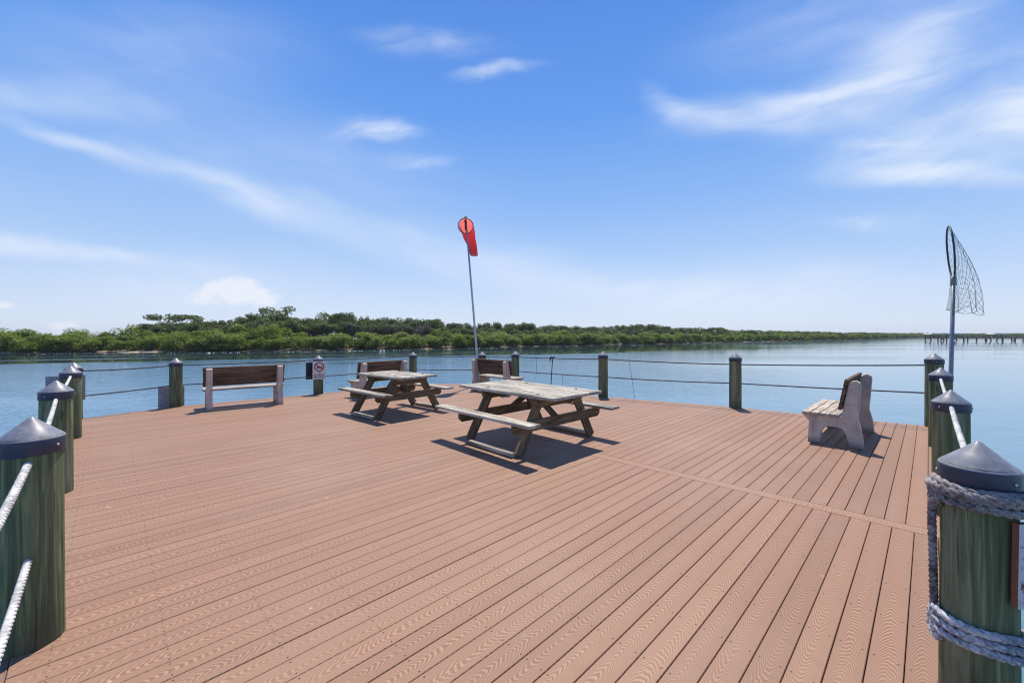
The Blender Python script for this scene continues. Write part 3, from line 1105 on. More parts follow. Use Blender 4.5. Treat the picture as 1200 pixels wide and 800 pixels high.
# ------------------------------------------------------------------ picnic tables
def plank(name, size, mat, parent, loc, rot, chamfer=0, bev=0.005):
    mb = MB()
    if chamfer:
        L, t, h = size
        pl_ = [(-L / 2, h / 2), (L / 2, h / 2), (L / 2, -h / 2 + chamfer * 0.9), (L / 2 - chamfer, -h / 2), (-L / 2 + chamfer, -h / 2), (-L / 2, -h / 2 + chamfer * 0.9)]
        mb.prism(pl_[::-1], t, None, bev)
    else:
        mb.box(size, None, bev)
    o = mb.build(name, mat, parent)
    o.location = loc
    o.rotation_euler = rot
    return o


def picnic_table(loc, rz, label, L, Wd, SL, SP_, B, F, fo, npl, ty):
    root = empty('picnic_table', loc, rz, label, 'picnic table', 'weathered wooden picnic tables')
    H, HS, T = 0.75, 0.478, 0.038
    mb = MB()
    pw = Wd / npl
    for i in range(npl):
        y = -Wd / 2 + pw * (i + 0.5)
        mb.box((L + random.uniform(-0.012, 0.012), pw - random.uniform(0.006, 0.011), T),
               TR(random.uniform(-0.006, 0.006), y, H - T / 2 + random.uniform(-0.002, 0.002), R(random.uniform(-0.5, 0.5)), 0, R(random.uniform(-0.1, 0.1))), 0.006)
    # bolt heads over the beams
    for i in range(npl):
        for sx_ in (-F + fo, F + fo):
            y = -Wd / 2 + pw * (i + 0.5) + random.uniform(-0.02, 0.02)
            mb.lathe([(0.007, 0), (0.007, 0.003), (0.004, 0.005)], 8, 1, TR(sx_ + 0.045, y, H))
    mb.build('tabletop', [M['bleached'], M['dark_metal']], root)
    for sg in (-1, 1):
        mb = MB()
        mb.box((SL, 0.20, T), TR(0, sg * (SP_ / 2 - 0.10), HS - T / 2, R(0.6 * sg), 0, 0), 0.007)
        mb.build('bench_seat', M['bleached'], root)
    for fx in (-F + fo, F + fo):
        out_ = 1 if fx > fo else -1
        for sg in (-1, 1):
            y0, z0, y1, z1 = sg * B / 2, 0.02, sg * ty, H - T - 0.005
            ln = math.hypot(y1 - y0, z1 - z0) + 0.03
            ang = math.atan2(z1 - z0, y1 - y0)
            mb = MB()
            mb.box((ln, 0.04, 0.14), None, 0.006)
            o = mb.build('leg', M['frame'], root)
            o.location = (fx, (y0 + y1) / 2, (z0 + z1) / 2 + 0.008)
            # local x along the leg, local y along the table
            xa = Vector((0, math.cos(ang), math.sin(ang)))
            ya = Vector((1, 0, 0))
            za = xa.cross(ya)
            o.rotation_euler = Matrix((xa, ya, za)).transposed().to_euler()
        plank('seat_beam', (SP_ - 0.10, 0.038, 0.135), M['frame'], root, (fx + out_ * 0.0405, 0, HS - T - 0.068), (0, 0, R(90)), 0.05)
        plank('top_beam', (Wd - 0.10, 0.038, 0.125), M['frame'], root, (fx + out_ * 0.0405, 0, H - T - 0.063), (0, 0, R(90)), 0.05)
        bx0, bz0, bx1, bz1 = fo + 0.05 * out_, H - T - 0.02, fx - out_ * 0.03, HS - T - 0.05
        ln = math.hypot(bx1 - bx0, bz1 - bz0)
        a = math.atan2(bz1 - bz0, bx1 - bx0)
        plank('brace', (ln, 0.04, 0.085), M['frame'], root, ((bx0 + bx1) / 2, 0.0, (bz0 + bz1) / 2), (0, -a, 0))
    for sg in (-1, 1):
        plank('foot_rail', (2 * F - 0.05, 0.10, 0.045), M['bleached'], root, (fo, sg * (B / 2 + 0.045), 0.036), (0, 0, 0))
    return root


picnic_table((0.22, 6.10, 0), R(-46.2), 'large weathered picnic table in the middle of the deck, nearest one', 1.93, 1.08, 1.95, 1.94, 1.53, 0.50, 0.10, 8, 0.36)
picnic_table((-2.315, 8.20, 0), R(-40.5), 'smaller weathered picnic table behind and left of the large one', 1.50, 0.86, 1.62, 1.60, 1.38, 0.40, 0.03, 6, 0.27)


# ------------------------------------------------------------------ benches
PROF = [(0.684, 0.395), (0.60, 0.30), (0.617, 0.0), (0.475, 0.0), (0.456, 0.17), (0.42, 0.235), (0.37, 0.255), (0.27, 0.255), (0.215, 0.235), (0.185, 0.17),
        (0.145, 0.0), (0.0, 0.0), (0.012, 0.165), (0.06, 0.36), (0.025, 0.84), (0.035, 0.885), (0.075, 0.915), (0.125, 0.90), (0.155, 0.865), (0.235, 0.42), (0.245, 0.395)]


def bench_parts(root, CC):
    for sg in (-1, 1):
        mb = MB()
        mb.prism([(p[0] - 0.34, p[1]) for p in PROF], 0.105, TR(0, 0, 0, 0, 0, R(90)), 0.012)
        o = mb.build('end_support', M['concrete'], root)
        o.location = (sg * CC / 2, 0, 0)
    LN = CC + 0.20
    mb = MB()
    for i in range(4):
        y = 0.25 + 0.108 * (i + 0.5) - 0.34
        mb.box((LN + random.uniform(-0.01, 0.01), 0.098, 0.038), TR(random.uniform(-0.004, 0.004), y, 0.417 + random.uniform(-0.001, 0.001)), 0.005)
    mb.build('seat', M['slat'], root)
    mb = MB()
    a = math.atan2(0.865 - 0.42, 0.155 - 0.235)
    dyy, dzz = math.cos(a), math.sin(a)
    for i in range(4):
        t = 0.075 + 0.108 * (i + 0.5) + 0.005
        y, z = 0.240 + dyy * t - 0.34 + 0.024, 0.42 + dzz * t + 0.004
        mb.box((LN + random.uniform(-0.01, 0.01), 0.100, 0.038), TR(random.uniform(-0.004, 0.004), y, z, a, 0, 0), 0.005)
    mb.build('backrest', M['backslat'], root)


def bench(x, y, face, CC, label, zs=0.935):
    """face = direction the sitter looks, degrees from +X"""
    root = empty('bench', (x, y, 0), R(face - 90), label, 'bench', 'concrete and wood benches facing the water')
    bench_parts(root, CC)
    root.scale = (1, 1, zs)
    return root


bench(4.98, 6.22, 134, 1.34, 'bench on the right seen from its end, grey seat slats and pale concrete ends', 1.0)
bench(-5.78, 8.86, 129, 1.26, 'bench on the left seen from behind, brown backrest against the water')
bench(-3.37, 10.40, 141, 1.15, 'bench partly hidden behind the smaller picnic table')
bench(-0.42, 11.0, 46, 1.20, 'bench partly hidden behind the large picnic table')

# ------------------------------------------------------------------ windsock
base = Vector((-0.985, 12.42, 0.0))
top = Vector((-1.40, 12.42, 5.0))
root = empty('windsock', base, 0, 'red windsock hanging limp from a leaning grey pole', 'windsock')
mb = MB()
mb.tube([(0, 0, -0.6), (0, 0, 0), tuple((top - base) * 0.6), tuple(top - base)], [0.034, 0.034, 0.03, 0.024], 12)
mb.build('pole', M['metal'], root)
tp = top - base
mb = MB()
mb.tube([tp + Vector((0, 0, -0.30)), tp + Vector((0, 0, 0.05))], 0.035, 10)
mb.lathe([(0.045, 0.05), (0.05, 0.07), (0.03, 0.10), (0.005, 0.11)], 12, 0, Matrix.Translation(tp))
mb.build('swivel', M['dark_metal'], root)
# hoop, tilted so that its mouth looks to the viewer and a little down
hc = tp + Vector((0.0, -0.06, -0.20))
HRX, HRZ = 0.225, 0.21


def hoop_pt(a, sc=1.0):
    return hc + Vector((HRX * sc * math.cos(a), -0.08 * sc * math.sin(a), HRZ * sc * math.sin(a)))


mb = MB()
mb.tube([hoop_pt(2 * PI * i / 32) for i in range(32)], 0.013, 8, closed=True)
for a in (PI / 2, -PI / 2):
    mb.tube([hoop_pt(a), tp + Vector((0, 0, -0.06 if a > 0 else -0.28))], 0.008, 6)
mb.build('hoop', M['dark_metal'], root)
mb = MB()
vs, fs = [], []
NA, NR = 36, 26
end_c = hc + Vector((0.225, 0.22, -0.72))
for j in range(NR + 1):
    t = j / NR
    # axis first runs back, then drops
    ax = Vector((0.02 + 0.225 * t ** 1.3, 0.02 + 0.34 * math.sin(min(1, t * 1.25) * PI / 2) - 0.14 * t * t, -0.85 * t ** 1.25))
    rad = 1.0 - 0.56 * t ** 0.8
    up = (1 - min(1, t * 2.2))
    for k in range(NA):
        a = 2 * PI * k / NA
        fold = 1 + 0.16 * min(1, t * 3) * math.sin(5 * a + 3 * t) + 0.07 * math.sin(9 * a - 5 * t) * min(1, t * 3)
        hx = HRX * rad * fold * math.cos(a)
        # the mouth ring turns from upright to level as the cloth hangs
        tilt = min(1, t * 1.4) * R(68)
        rr = HRZ * rad * fold * math.sin(a)
        vs.append(hc + ax + Vector((hx, -0.08 * (1 - t) * math.sin(a) + rr * math.sin(tilt) * 0.55, rr * math.cos(tilt))))
for j in range(NR):
    for k in range(NA):
        k2 = (k + 1) % NA
        fs.append((j * NA + k, j * NA + k2, (j + 1) * NA + k2, (j + 1) * NA + k))
mb.raw(vs, fs, smooth=True)
mb.build('sock', M['sock'], root)

# ------------------------------------------------------------------ landing net
nb_ = Vector((6.86, 6.42, 0.0))
root = empty('landing_net', nb_, 0, 'green landing net on a tall grey handle at the right corner of the deck', 'fishing net')
hb, ht = Vector((-0.02, 0, -0.5)), Vector((0.06, 0.0, 2.40))
mb = MB()
mb.tube([hb, hb.lerp(ht, 0.4), ht], [0.030, 0.029, 0.024], 12)
mb.tube([ht + Vector((0, 0, -0.09)), ht + Vector((0, 0, 0.05))], 0.036, 12)
mb.build('handle', M['handle'], root)
# oval hoop turned nearly edge-on
HH, HW = 0.83, 0.33
ax_w = Vector((0.655, 0.755, 0)).normalized()
ax_h = Vector((-0.10, 0, 1)).normalized()


def hp(a):
    # a = 0 at the throat, PI at the tip
    w = HW * math.sin(a) * (1 - 0.12 * math.cos(a))
    h = HH * (1 - math.cos(a)) / 2
    return ht + ax_w * w + ax_h * h


mb = MB()
mb.tube([hp(2 * PI * i / 40) for i in range(40)], 0.0125, 8, closed=True)
mb.build('hoop', M['hoop'], root)
mb = MB()
NU, NV = 44, 20
grid = []
for j in range(NV + 1):
    t = j / NV
    rowp = []
    for k in range(NU):
        a = 2 * PI * k / NU
        q = hp(a)
        # bag: drawn to the right and down under its own weight
        hgt = (1 - math.cos(a)) / 2
        wid_ = HW * math.sin(a) * (1 - 0.12 * math.cos(a))
        # the bag hangs from the hoop: tip cords fall farthest out, throat cords fall straight down
        side = Vector((0.68, -0.73, 0))
        goal = ht + side * (-0.05 + 0.33 * hgt) + ax_w * wid_ * 0.55 + Vector((0, 0, -0.50 + 0.05 * math.sin(3 * a)))
        s = t
        p = q.lerp(goal, s)
        belly = math.sin(PI * t)
        p += side * (0.10 * belly * hgt * math.sin(a * 0.5) + 0.035 * math.sin(5 * a + 3 * t) * t) + ax_w * (0.10 * belly * (1 if math.sin(a) > 0 else -1))
        p.z += -0.05 * belly + 0.03 * math.sin(4 * a + 2) * t
        rowp.append(p)
    grid.append(rowp)
for j in range(NV):
    for k in range(NU):
        kk = (k + (j % 2)) % NU
        if (k + j) % 2 == 0:
            a_ = grid[j][k]
            mb.tube([a_, grid[j + 1][(k + 1) % NU]], 0.0017, 3, cap=False, smooth=False)
            mb.tube([a_, grid[j + 1][(k - 1) % NU]], 0.0017, 3, cap=False, smooth=False)
mb.tube([grid[NV][k] for k in range(NU)], 0.0035, 4, closed=True)
mb.build('netting', M['net_cord'], root)

# ------------------------------------------------------------------ signs
sx, sy = -5.01, 10.6
fd = Vector((0.43, -0.90)).normalized()
root = empty('prohibition_sign', (sx + fd.x * 0.135 - 0.0, sy + fd.y * 0.135, 0.62), math.atan2(fd.y, fd.x) + PI / 2, 'white sign with a red prohibition circle on a far left post', 'sign')
root.location.x += 0.02
mb = MB()
mb.box((0.305, 0.006, 0.457), None, 0.0015)
mb.build('panel', M['sign_white'], root)
mb = MB()
mb.tube([(0.105 * math.cos(2 * PI * i / 40), -0.0045, 0.085 + 0.105 * math.sin(2 * PI * i / 40)) for i in range(40)], 0.013, 6, closed=True)
mb.box((0.20, 0.006, 0.022), TR(0, -0.006, 0.085, 0, R(40), 0), 0.0)
mb.build('ring', M['red'], root)
mb = MB()
# pictogram: a dark body with a tail inside the ring
bodyp = [(-0.065, 0.07), (-0.03, 0.098), (0.01, 0.095), (0.035, 0.08), (0.065, 0.105), (0.06, 0.075), (0.065, 0.05), (0.03, 0.065), (0.0, 0.05), (-0.04, 0.052)]
mb.prism(bodyp[::-1], 0.003, TR(0, -0.0045, 0), 0)
mb.build('pictogram', M['black'], root)
# two illegible lines of lettering and a short word above them
for zl, ws in ((-0.060, [(-0.03, 0.025), (0.004, 0.026)]), (-0.118, [(-0.125, 0.045), (-0.062, 0.028), (-0.022, 0.05), (0.038, 0.03), (0.08, 0.045)]),
               (-0.172, [(-0.12, 0.06), (-0.045, 0.04), (0.008, 0.04), (0.06, 0.06)])):
    mb = MB()
    for (x, w) in ws:
        mb.box((w, 0.002, 0.022), TR(x + w / 2, -0.0042, zl), 0)
    mb.build('lettering', M['black'], root)
# second, narrow sign on the flank of the same post, seen almost on edge
mb = MB()
mb.box((0.305, 0.006, 0.43), None, 0.0015)
o = mb.build('side_sign', M['sign_navy'])
o.location = (sx - 0.135, sy - 0.06, 0.60)
o.rotation_euler = (0, 0, R(49))
tag(o, 'dark navy sign panel edge-on to the left of the white prohibition sign', 'sign')
for (x, y, z, w, h, rz, lab) in ((-7.40, 8.90, 0.17, 0.44, 0.46, 41, 'grey sign panel seen from behind at the foot of the post left of the bench'),
                                 (-8.17, 7.50, 0.55, 0.50, 0.46, 40, 'mauve-grey sign panel seen from behind on the left corner post')):
    mb = MB()
    mb.box((w, 0.006, h), None, 0.0015)
    mb.box((w * 0.9, 0.02, 0.03), TR(0, -0.014, h * 0.28), 0.002)
    mb.box((w * 0.9, 0.02, 0.03), TR(0, -0.014, -h * 0.28), 0.002)
    o = mb.build('sign_panel', M['sign_back'])
    o.location = (x, y, z)
    o.rotation_euler = (0, 0, R(rz))
    tag(o, lab, 'sign')

# ------------------------------------------------------------------ small things on the back ropes
root = empty('rod_holder', (1.07, 11.12, 0), 0, 'thin black rod holder with a bent head standing against the back ropes', 'rod holder')
mb = MB()
mb.tube([(-0.02, 0, -0.1), (0.0, 0, 0.4), (0.035, 0, 0.90)], 0.012, 8)
mb.build('stake', M['dark_metal'], root)
mb = MB()
mb.tube([(-0.035, -0.01, 0.80), (-0.035, -0.01, 0.89), (0.0, -0.01, 0.915), (0.10, -0.01, 0.905)], [0.014, 0.022, 0.026, 0.018], 8)
mb.build('head', M['dark_metal'], root)
for (x0, y0, z0, x1, y1, z1, lab) in ((0.69, 11.46, 0.87, 0.665, 11.44, 0.30, 'thin cord tied across both back ropes left of the rod holder'),
                                     (1.33, 10.88, 0.46, 1.33, 10.88, 0.05, 'short thin cord hanging from the lower back rope right of the rod holder'),
                                     (2.78, 9.75, 0.91, 2.90, 9.68, 0.02, 'thin slanting cord on the ropes right of the far-edge post by the large table')):
    mb = MB()
    mb.tube([(x0, y0, z0), ((x0 + x1) / 2 + 0.006, (y0 + y1) / 2, (z0 + z1) / 2), (x1, y1, z1)], 0.0045, 6)
    tag(mb.build('tie_cord', M['dark_rope']), lab, 'cord', 'thin cords on the back ropes')


# ------------------------------------------------------------------ foliage
def leaf_cloud(clumps, n, size, flat=0.5):
    """quads scattered in ellipsoid clumps: list of (cx,cy,cz,rx,ry,rz,weight)"""
    w = np.array([c[6] for c in clumps], float)
    w /= w.sum()
    idx = rng.choice(len(clumps), n, p=w)
    cl = np.array([c[:6] for c in clumps], float)
    d = rng.normal(size=(n, 3))
    d /= np.linalg.norm(d, axis=1)[:, None]
    rad = rng.uniform(0.35, 1.0, n) ** 0.45
    rad *= rng.uniform(0.85, 1.12, n)
    c = cl[idx, :3] + d * rad[:, None] * cl[idx, 3:6]
    nr = d * 0.6 + rng.normal(size=(n, 3)) * 0.7 + np.array([0, 0, flat])
    nr /= np.linalg.norm(nr, axis=1)[:, None]
    t = np.cross(nr, rng.normal(size=(n, 3)))
    t /= np.linalg.norm(t, axis=1)[:, None]
    b = np.cross(nr, t)
    s = size * rng.uniform(0.55, 1.25, n)[:, None]
    a1, b1 = t * s, b * s * 0.62
    q = np.stack([c - a1, c - b1 * 0.9 + a1 * 0.1, c + a1, c + b1], axis=1)
    rv = np.clip(rng.normal(0.5, 0.22, n), 0, 1)
    return q.reshape(-1, 3), np.repeat(rv, 4)


def quads_mesh(name, v, r, mats, extra=None):
    nq = len(v) // 4
    me = bpy.data.meshes.new(name)
    ev, ef = extra if extra else ([], [])
    allv = np.concatenate([v, np.array(ev).reshape(-1, 3)]) if len(ev) else v
    faces = np.arange(nq * 4).reshape(-1, 4)
    me.from_pydata([tuple(p) for p in allv], [], [tuple(int(x) for x in f) for f in faces] + [tuple(i + nq * 4 for i in f) for f in ef])
    a = me.attributes.new('rnd', 'FLOAT', 'POINT')
    rr = np.concatenate([r, np.full(len(allv) - len(r), 0.5)]) if len(ev) else r
    a.data.foreach_set('value', rr.astype(np.float32))
    for m in mats:
        me.materials.append(m)
    if len(ef):
        mi = np.zeros(nq + len(ef), dtype=np.int32)
        mi[nq:] = 1
        me.polygons.foreach_set('material_index', mi)
    me.update()
    return me


def limb_set(h, spread, nl, r0, lean=0.06):
    mb = MB()
    tipz = h * 0.62
    bend = Vector((random.uniform(-lean, lean) * h, random.uniform(-lean, lean) * h, 0))
    mid = Vector((0, 0, tipz * 0.5)) + bend * 0.5
    tip = Vector((0, 0, tipz)) + bend
    mb.tube([(0, 0, -0.3), (0, 0, 0.1), mid, tip], [r0 * 1.3, r0, r0 * 0.75, r0 * 0.5], 7)
    ends = []
    for i in range(nl):
        a = 2 * PI * i / nl + random.uniform(-0.4, 0.4)
        st = mid.lerp(tip, random.uniform(-0.3, 1.0))
        en = Vector((math.cos(a) * spread * random.uniform(0.5, 1.0), math.sin(a) * spread * random.uniform(0.5, 1.0), h * random.uniform(0.62, 0.93)))
        md = st.lerp(en, 0.5) + Vector((0, 0, -0.04 * h))
        mb.tube([st, md, en], [r0 * 0.45, r0 * 0.3, r0 * 0.12], 5)
        ends.append(en)
    return mb, ends, tip


# mangrove bushes: dome of clumps down to the water, reddish prop roots
MANG = []
for k in range(6):
    cl = []
    h = 3.0
    for i in range(15):
        a = random.uniform(0, 2 * PI)
        rr = random.uniform(0.2, 1.45)
        z = random.uniform(0.95, 2.5) * (1.1 - 0.22 * rr)
        s = random.uniform(0.45, 0.8)
        cl.append((rr * math.cos(a), rr * math.sin(a), z, s, s, s * 0.72, s * s))
    cl.append((0, 0, 1.5, 1.1, 1.1, 0.9, 1.4))
    for i in range(7):
        a = random.uniform(0, 2 * PI)
        cl.append((1.15 * math.cos(a), 1.15 * math.sin(a), random.uniform(0.55, 1.0), 0.6, 0.6, 0.4, 0.4))
    v, r = leaf_cloud(cl, 1900, 0.135, 1.5)
    mb = MB()
    for i in range(16):
        a = random.uniform(0, 2 * PI)
        q = random.uniform(0.5, 1.5)
        mb.tube([(0.2 * math.cos(a), 0.2 * math.sin(a), 1.4), (q * 0.7 * math.cos(a), q * 0.7 * math.sin(a), 0.75), (q * math.cos(a), q * math.sin(a), -0.3)], [0.05, 0.035, 0.028], 4, cap=False)
    MANG.append(quads_mesh('mangrove_bush', v, r, [M['leaf_m'], M['root']], (mb.v, mb.f)))


def tree_mesh(kind):
    h = 6.0
    if kind == 0:       # spreading flat-topped
        mb, ends, tip = limb_set(h, 3.2, 9, 0.17)
        cl = [(e.x, e.y, e.z, random.uniform(0.7, 1.15), random.uniform(0.7, 1.15), random.uniform(0.35, 0.55), 1.0) for e in ends]
        cl += [(tip.x + random.uniform(-1.2, 1.2), tip.y + random.uniform(-1.2, 1.2), h * random.uniform(0.75, 0.93), 1.0, 1.0, 0.5, 1.0) for _ in range(4)]
        n = 1500
    elif kind == 1:     # rounded
        mb, ends, tip = limb_set(h, 2.0, 8, 0.15)
        cl = [(e.x, e.y, e.z, random.uniform(0.6, 1.0), random.uniform(0.6, 1.0), random.uniform(0.5, 0.8), 1.0) for e in ends]
        cl += [(tip.x + random.uniform(-1, 1), tip.y + random.uniform(-1, 1), h * random.uniform(0.5, 0.9), 0.9, 0.9, 0.7, 1.0) for _ in range(6)]
        n = 1700
    else:               # upright, ragged
        mb, ends, tip = limb_set(h, 1.2, 8, 0.13)
        cl = [(e.x, e.y, e.z * 0.97, random.uniform(0.4, 0.7), random.uniform(0.4, 0.7), random.uniform(0.45, 0.8), 1.0) for e in ends]
        cl += [(tip.x + random.uniform(-0.7, 0.7), tip.y + random.uniform(-0.7, 0.7), h * random.uniform(0.4, 0.92), 0.7, 0.7, 0.7, 1.0) for _ in range(6)]
        n = 1400
    v, r = leaf_cloud(cl, n, 0.17, 0.9)
    return quads_mesh('crown', v, r, [M['leaf_t']]), mb.mesh('trunk', M['bark'])


TREES = {k: [tree_mesh(k) for _ in range(3)] for k in (0, 1, 2)}


def bare_mesh():
    mb, ends, tip = limb_set(6.0, 1.9, 12, 0.10)
    base_v = list(mb.v)
    for e in ends + [tip] * 4:
        for _ in range(12):
            q = e + Vector((random.gauss(0, 0.6), random.gauss(0, 0.6), random.gauss(0.1, 0.5)))
            mb.tube([e.lerp(q, -0.2), q], [0.035, 0.012], 3, cap=False)
    cl = [(e.x, e.y, e.z, 0.8, 0.8, 0.7, 1.0) for e in ends]
    v, r = leaf_cloud(cl, 380, 0.13, 0.0)
    return quads_mesh('crown', v, r, [M['dead']]), mb.mesh('trunk', M['bark'])


BARE = [bare_mesh() for _ in range(2)]
GROUND = WATER_Z + 0.2

SKYLINE = [(-80, 386), (0, 387), (150, 386), (163, 379), (185, 371), (213, 366), (232, 372), (250, 374), (272, 373), (286, 368), (318, 360), (343, 363), (351, 371),
           (370, 368), (385, 366), (400, 364), (415, 368), (440, 371), (480, 369), (500, 371), (520, 376), (545, 377), (580, 376), (610, 377), (650, 380),
           (700, 380), (765, 378), (800, 382), (850, 383), (950, 386), (1050, 388.6), (1130, 389.3), (1250, 389.0)]


def interp(tab, x):
    for (a, b) in zip(tab, tab[1:]):
        if a[0] <= x <= b[0]:
            return a[1] + (b[1] - a[1]) * (x - a[0]) / (b[0] - a[0])
    return tab[-1][1]


def skyline_height(bearing, dist):
    y = interp(SKYLINE, 600 + 480 * bearing)
    return 1.55 + (391 - y) / 480 * dist - GROUND


def put_tree(x, y, h, wid, pair, label, cat, group, name):
    root = empty(name, (x, y, GROUND), random.uniform(0, 6.28), label, cat, group)
    s = h / 6.0
    root.scale = (wid * s, wid * s, s)
    for nm, me in zip(('crown', 'trunk'), pair):
        o = bpy.data.objects.new(nm, me)
        COL.objects.link(o)
        o.parent = root
    return root


# mangrove belt along the far bank
SPX = [p for p in sp]
cum = 0.0
n_m = 0
inward = nrm
far_bush = []
acc = 0.0
for i in range(len(sp) - 1):
    a, b = Vector(sp[i]), Vector(sp[i + 1])
    if a.x < -125 or a.x > 470:
        continue
    seg = (b - a).length
    acc += seg
    individually = a.x < 50
    step = 2.55 if individually else 3.4
    while acc > step:
        acc -= step
        p = b - (b - a).normalized() * acc
        for row, (off, sc) in enumerate(((1.3, 0.92), (3.6, 1.0), (6.4, 1.1))):
            q = p + inward * (off + random.uniform(-0.8, 0.8)) + Vector((random.uniform(-1, 1), 0))
            s = sc * random.uniform(0.8, 1.2)
            hz = 1.0
            if 150 < 600 + 480 * q.x / max(q.y, 1) < 330 and row == 2:
                hz = 1.25
            if individually and n_m < 290:
                o = bpy.data.objects.new('mangrove_bush', MANG[random.randrange(6)])
                COL.objects.link(o)
                o.location = (q.x, q.y, WATER_Z + 0.12 * row)
                o.rotation_euler = (0, 0, random.uniform(0, 6.28))
                o.scale = (s * 1.05, s * 1.05, s * hz * random.uniform(0.9, 1.05))
                tag(o, 'bright green mangrove bush crowded in the belt along the far bank', 'bush', 'mangrove bushes along the far bank')
                n_m += 1
            else:
                far_bush.append((q.x, q.y, s * 1.15, s * 1.05))

TLAB = ['dark spreading tree rising behind the mangrove belt', 'dark rounded tree rising behind the mangrove belt', 'narrow ragged dark tree rising behind the mangrove belt']
TGRP = 'dark trees behind the mangroves'
# the two landmark trees on the left and the bare grey ones
special = [(318, 17, 1.15, 0, 'tallest wide-crowned tree on the far bank with gaps between its boughs'),
           (207, 15, 1.25, 0, 'long low spreading dark tree at the left end of the far wood')]
for (px, off, wid, kd, lab) in special:
    t = (px - 600) / 480
    q = shore_at_bearing(t)
    d = q.y + off
    put_tree(t * d, d, skyline_height(t, d) * 1.02, wid, TREES[kd][0 if px > 300 else 1], lab, 'tree', None, 'spreading_tree')
px = 166
n_t = 0
while px < 850:
    t = (px - 600) / 480
    q = shore_at_bearing(t)
    d = q.y + random.uniform(11, 19)
    h = skyline_height(t, d) * random.uniform(0.84, 1.0)
    kd = random.choice((0, 1, 1, 2, 2, 2))
    if 180 < px < 232:
        h *= 0.82
    if 300 < px < 345:
        h *= 0.86
    wid = random.uniform(0.75, 1.05) if kd else random.uniform(0.6, 0.8)
    if px > 600:
        wid *= 1.25
    put_tree(t * d, d, h, wid, TREES[kd][random.randrange(3)], TLAB[kd], 'tree', TGRP, 'broadleaf_tree')
    n_t += 1
    px += random.uniform(4.0, 6.8)
px = 170
while px < 850:
    t = (px - 600) / 480
    q = shore_at_bearing(t)
    d = q.y + random.uniform(8.5, 11)
    h = max(3.4, skyline_height(t, d) * random.uniform(0.66, 0.8))
    put_tree(t * d, d, h, random.uniform(0.95, 1.3), TREES[1][random.randrange(3)], 'low dark tree just behind the mangrove bushes on the far bank', 'tree', 'low trees behind the mangroves', 'low_tree')
    n_t += 1
    px += random.uniform(7, 11)
for px in (396, 404, 412, 420, 430, 452, 470, 489, 497, 300, 345):
    t = (px - 600) / 480
    q = shore_at_bearing(t)
    d = q.y + random.uniform(8.0, 9.5)
    put_tree(t * d, d, skyline_height(t, d) * random.uniform(0.68, 0.82), random.uniform(0.8, 1.0), BARE[random.randrange(2)], 'bare grey twiggy tree among the dark trees on the far bank', 'tree', 'bare trees on the far bank', 'bare_tree')


# the distant wood on the right reads as one mass
def merged(items, protos, mats, name, zfun=None):
    vs, rs = [], []
    for it in items:
        x, y, s, sz = it
        v, r = protos[random.randrange(len(protos))]
        a = random.uniform(0, 6.28)
        ca_, sa_ = math.cos(a), math.sin(a)
        q = np.empty_like(v)
        q[:, 0] = (v[:, 0] * ca_ - v[:, 1] * sa_) * s + x
        q[:, 1] = (v[:, 0] * sa_ + v[:, 1] * ca_) * s + y
        q[:, 2] = v[:, 2] * sz + WATER_Z
        vs.append(q)
        rs.append(r)
    me = quads_mesh(name, np.concatenate(vs), np.concatenate(rs), mats)
    o = bpy.data.objects.new(name, me)
    COL.objects.link(o)
    return o


protos = []
for k in range(3):
    cl = []
    for i in range(10):
        a = random.uniform(0, 2 * PI)
        rr = random.uniform(0.1, 1.5)
        s = random.uniform(0.5, 0.85)
        cl.append((rr * math.cos(a), rr * math.sin(a), random.uniform(0.3, 2.4) * (1.1 - 0.2 * rr), s, s, s * 0.7, 1))
    protos.append(leaf_cloud(cl, 420, 0.24, 1.2))
o = merged(far_bush, protos, [M['leaf_m']], 'distant_mangroves')
tag(o, 'distant mangrove belt narrowing along the far right bank', 'mangroves', None, 'stuff')
items = []
px = 845
while px < 1235:
    t = (px - 600) / 480
    q = shore_at_bearing(t)
    for _ in range(3):
        d = q.y + random.uniform(10, 30)
        h = skyline_height(t, d) * random.uniform(0.72, 1.02)
        s = h / 3.0
        items.append((t * d + random.uniform(-3, 3), d, max(s, 1.0) * random.uniform(1.0, 1.5), s))
    px += 3.0 if px < 1000 else 2.2
o = merged(items, protos, [M['leaf_t']], 'distant_wood')
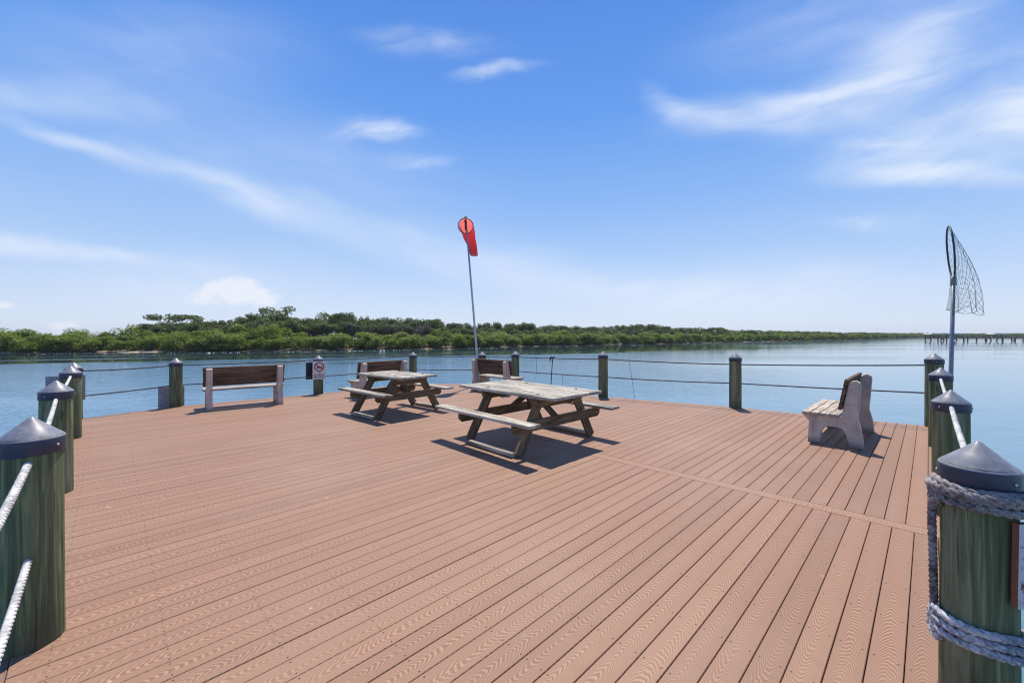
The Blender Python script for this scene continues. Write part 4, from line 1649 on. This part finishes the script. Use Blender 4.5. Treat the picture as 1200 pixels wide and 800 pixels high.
tag(o, 'distant dark wood above the far right bank', 'wood', None, 'stuff')

# ------------------------------------------------------------------ far fishing pier
root = empty('fishing_pier', (167, 165, WATER_Z), R(-4), 'long dark pier on pilings far across the water at the right', 'pier')
mb = MB()
mb.box((140, 2.6, 0.45), TR(70, 0, 1.25), 0)
mb.box((140, 0.10, 0.10), TR(70, -1.25, 2.15), 0)
mb.box((140, 0.06, 0.06), TR(70, -1.25, 1.75), 0)
for i in range(70):
    mb.box((0.12, 0.12, 0.95), TR(0.1 + i * 2.0, -1.25, 1.72), 0)
mb.build('walkway', M['pier_wood'], root)
for i in range(88):
    mb = MB()
    mb.tube([(0.3 + i * 1.6 + random.uniform(-0.15, 0.15), random.choice((-0.9, 0.9)), -1.5), (0.3 + i * 1.6, 0.0 + random.choice((-0.9, 0.9)), 1.2)], 0.2, 7)
    mb.build('piling', M['pier_wood'], root)
for (x0, x1) in ((0.5, 13), (24, 29), (40, 50)):
    mb = MB()
    mb.prism([(x0 - 0.4, 2.62), (x1 + 0.4, 2.62), (x1 - 0.3, 2.95), (x0 + 0.3, 2.95)], 3.4, None, 0)
    for x in np.arange(x0, x1, 3.0):
        for y in (-1.1, 1.1):
            mb.box((0.16, 0.16, 1.3), TR(x, y, 2.0), 0, mi=1)
    mb.build('roof', [M['pier_roof'], M['pier_wood']], root)

# ------------------------------------------------------------------ humid air
mb = MB()
mb.box((2600, 1500, 16.0), TR(100, 500, 5.7), 0)
hz = bpy.data.materials.new('humid_air')
hz.use_nodes = True
hn = hz.node_tree
hn.nodes.remove(hn.nodes['Principled BSDF'])
pv = hn.nodes.new('ShaderNodeVolumePrincipled')
pv.inputs['Color'].default_value = (0.80, 0.88, 1.0, 1)
pv.inputs['Density'].default_value = 0.00025
pv.inputs['Anisotropy'].default_value = 0.2
hn.links.new(pv.outputs[0], hn.nodes['Material Output'].inputs['Volume'])
o = mb.build('haze', hz)
o['kind'] = 'stuff'
o['label'] = 'thin pale humid air over the bay and the far bank'
o['category'] = 'haze'
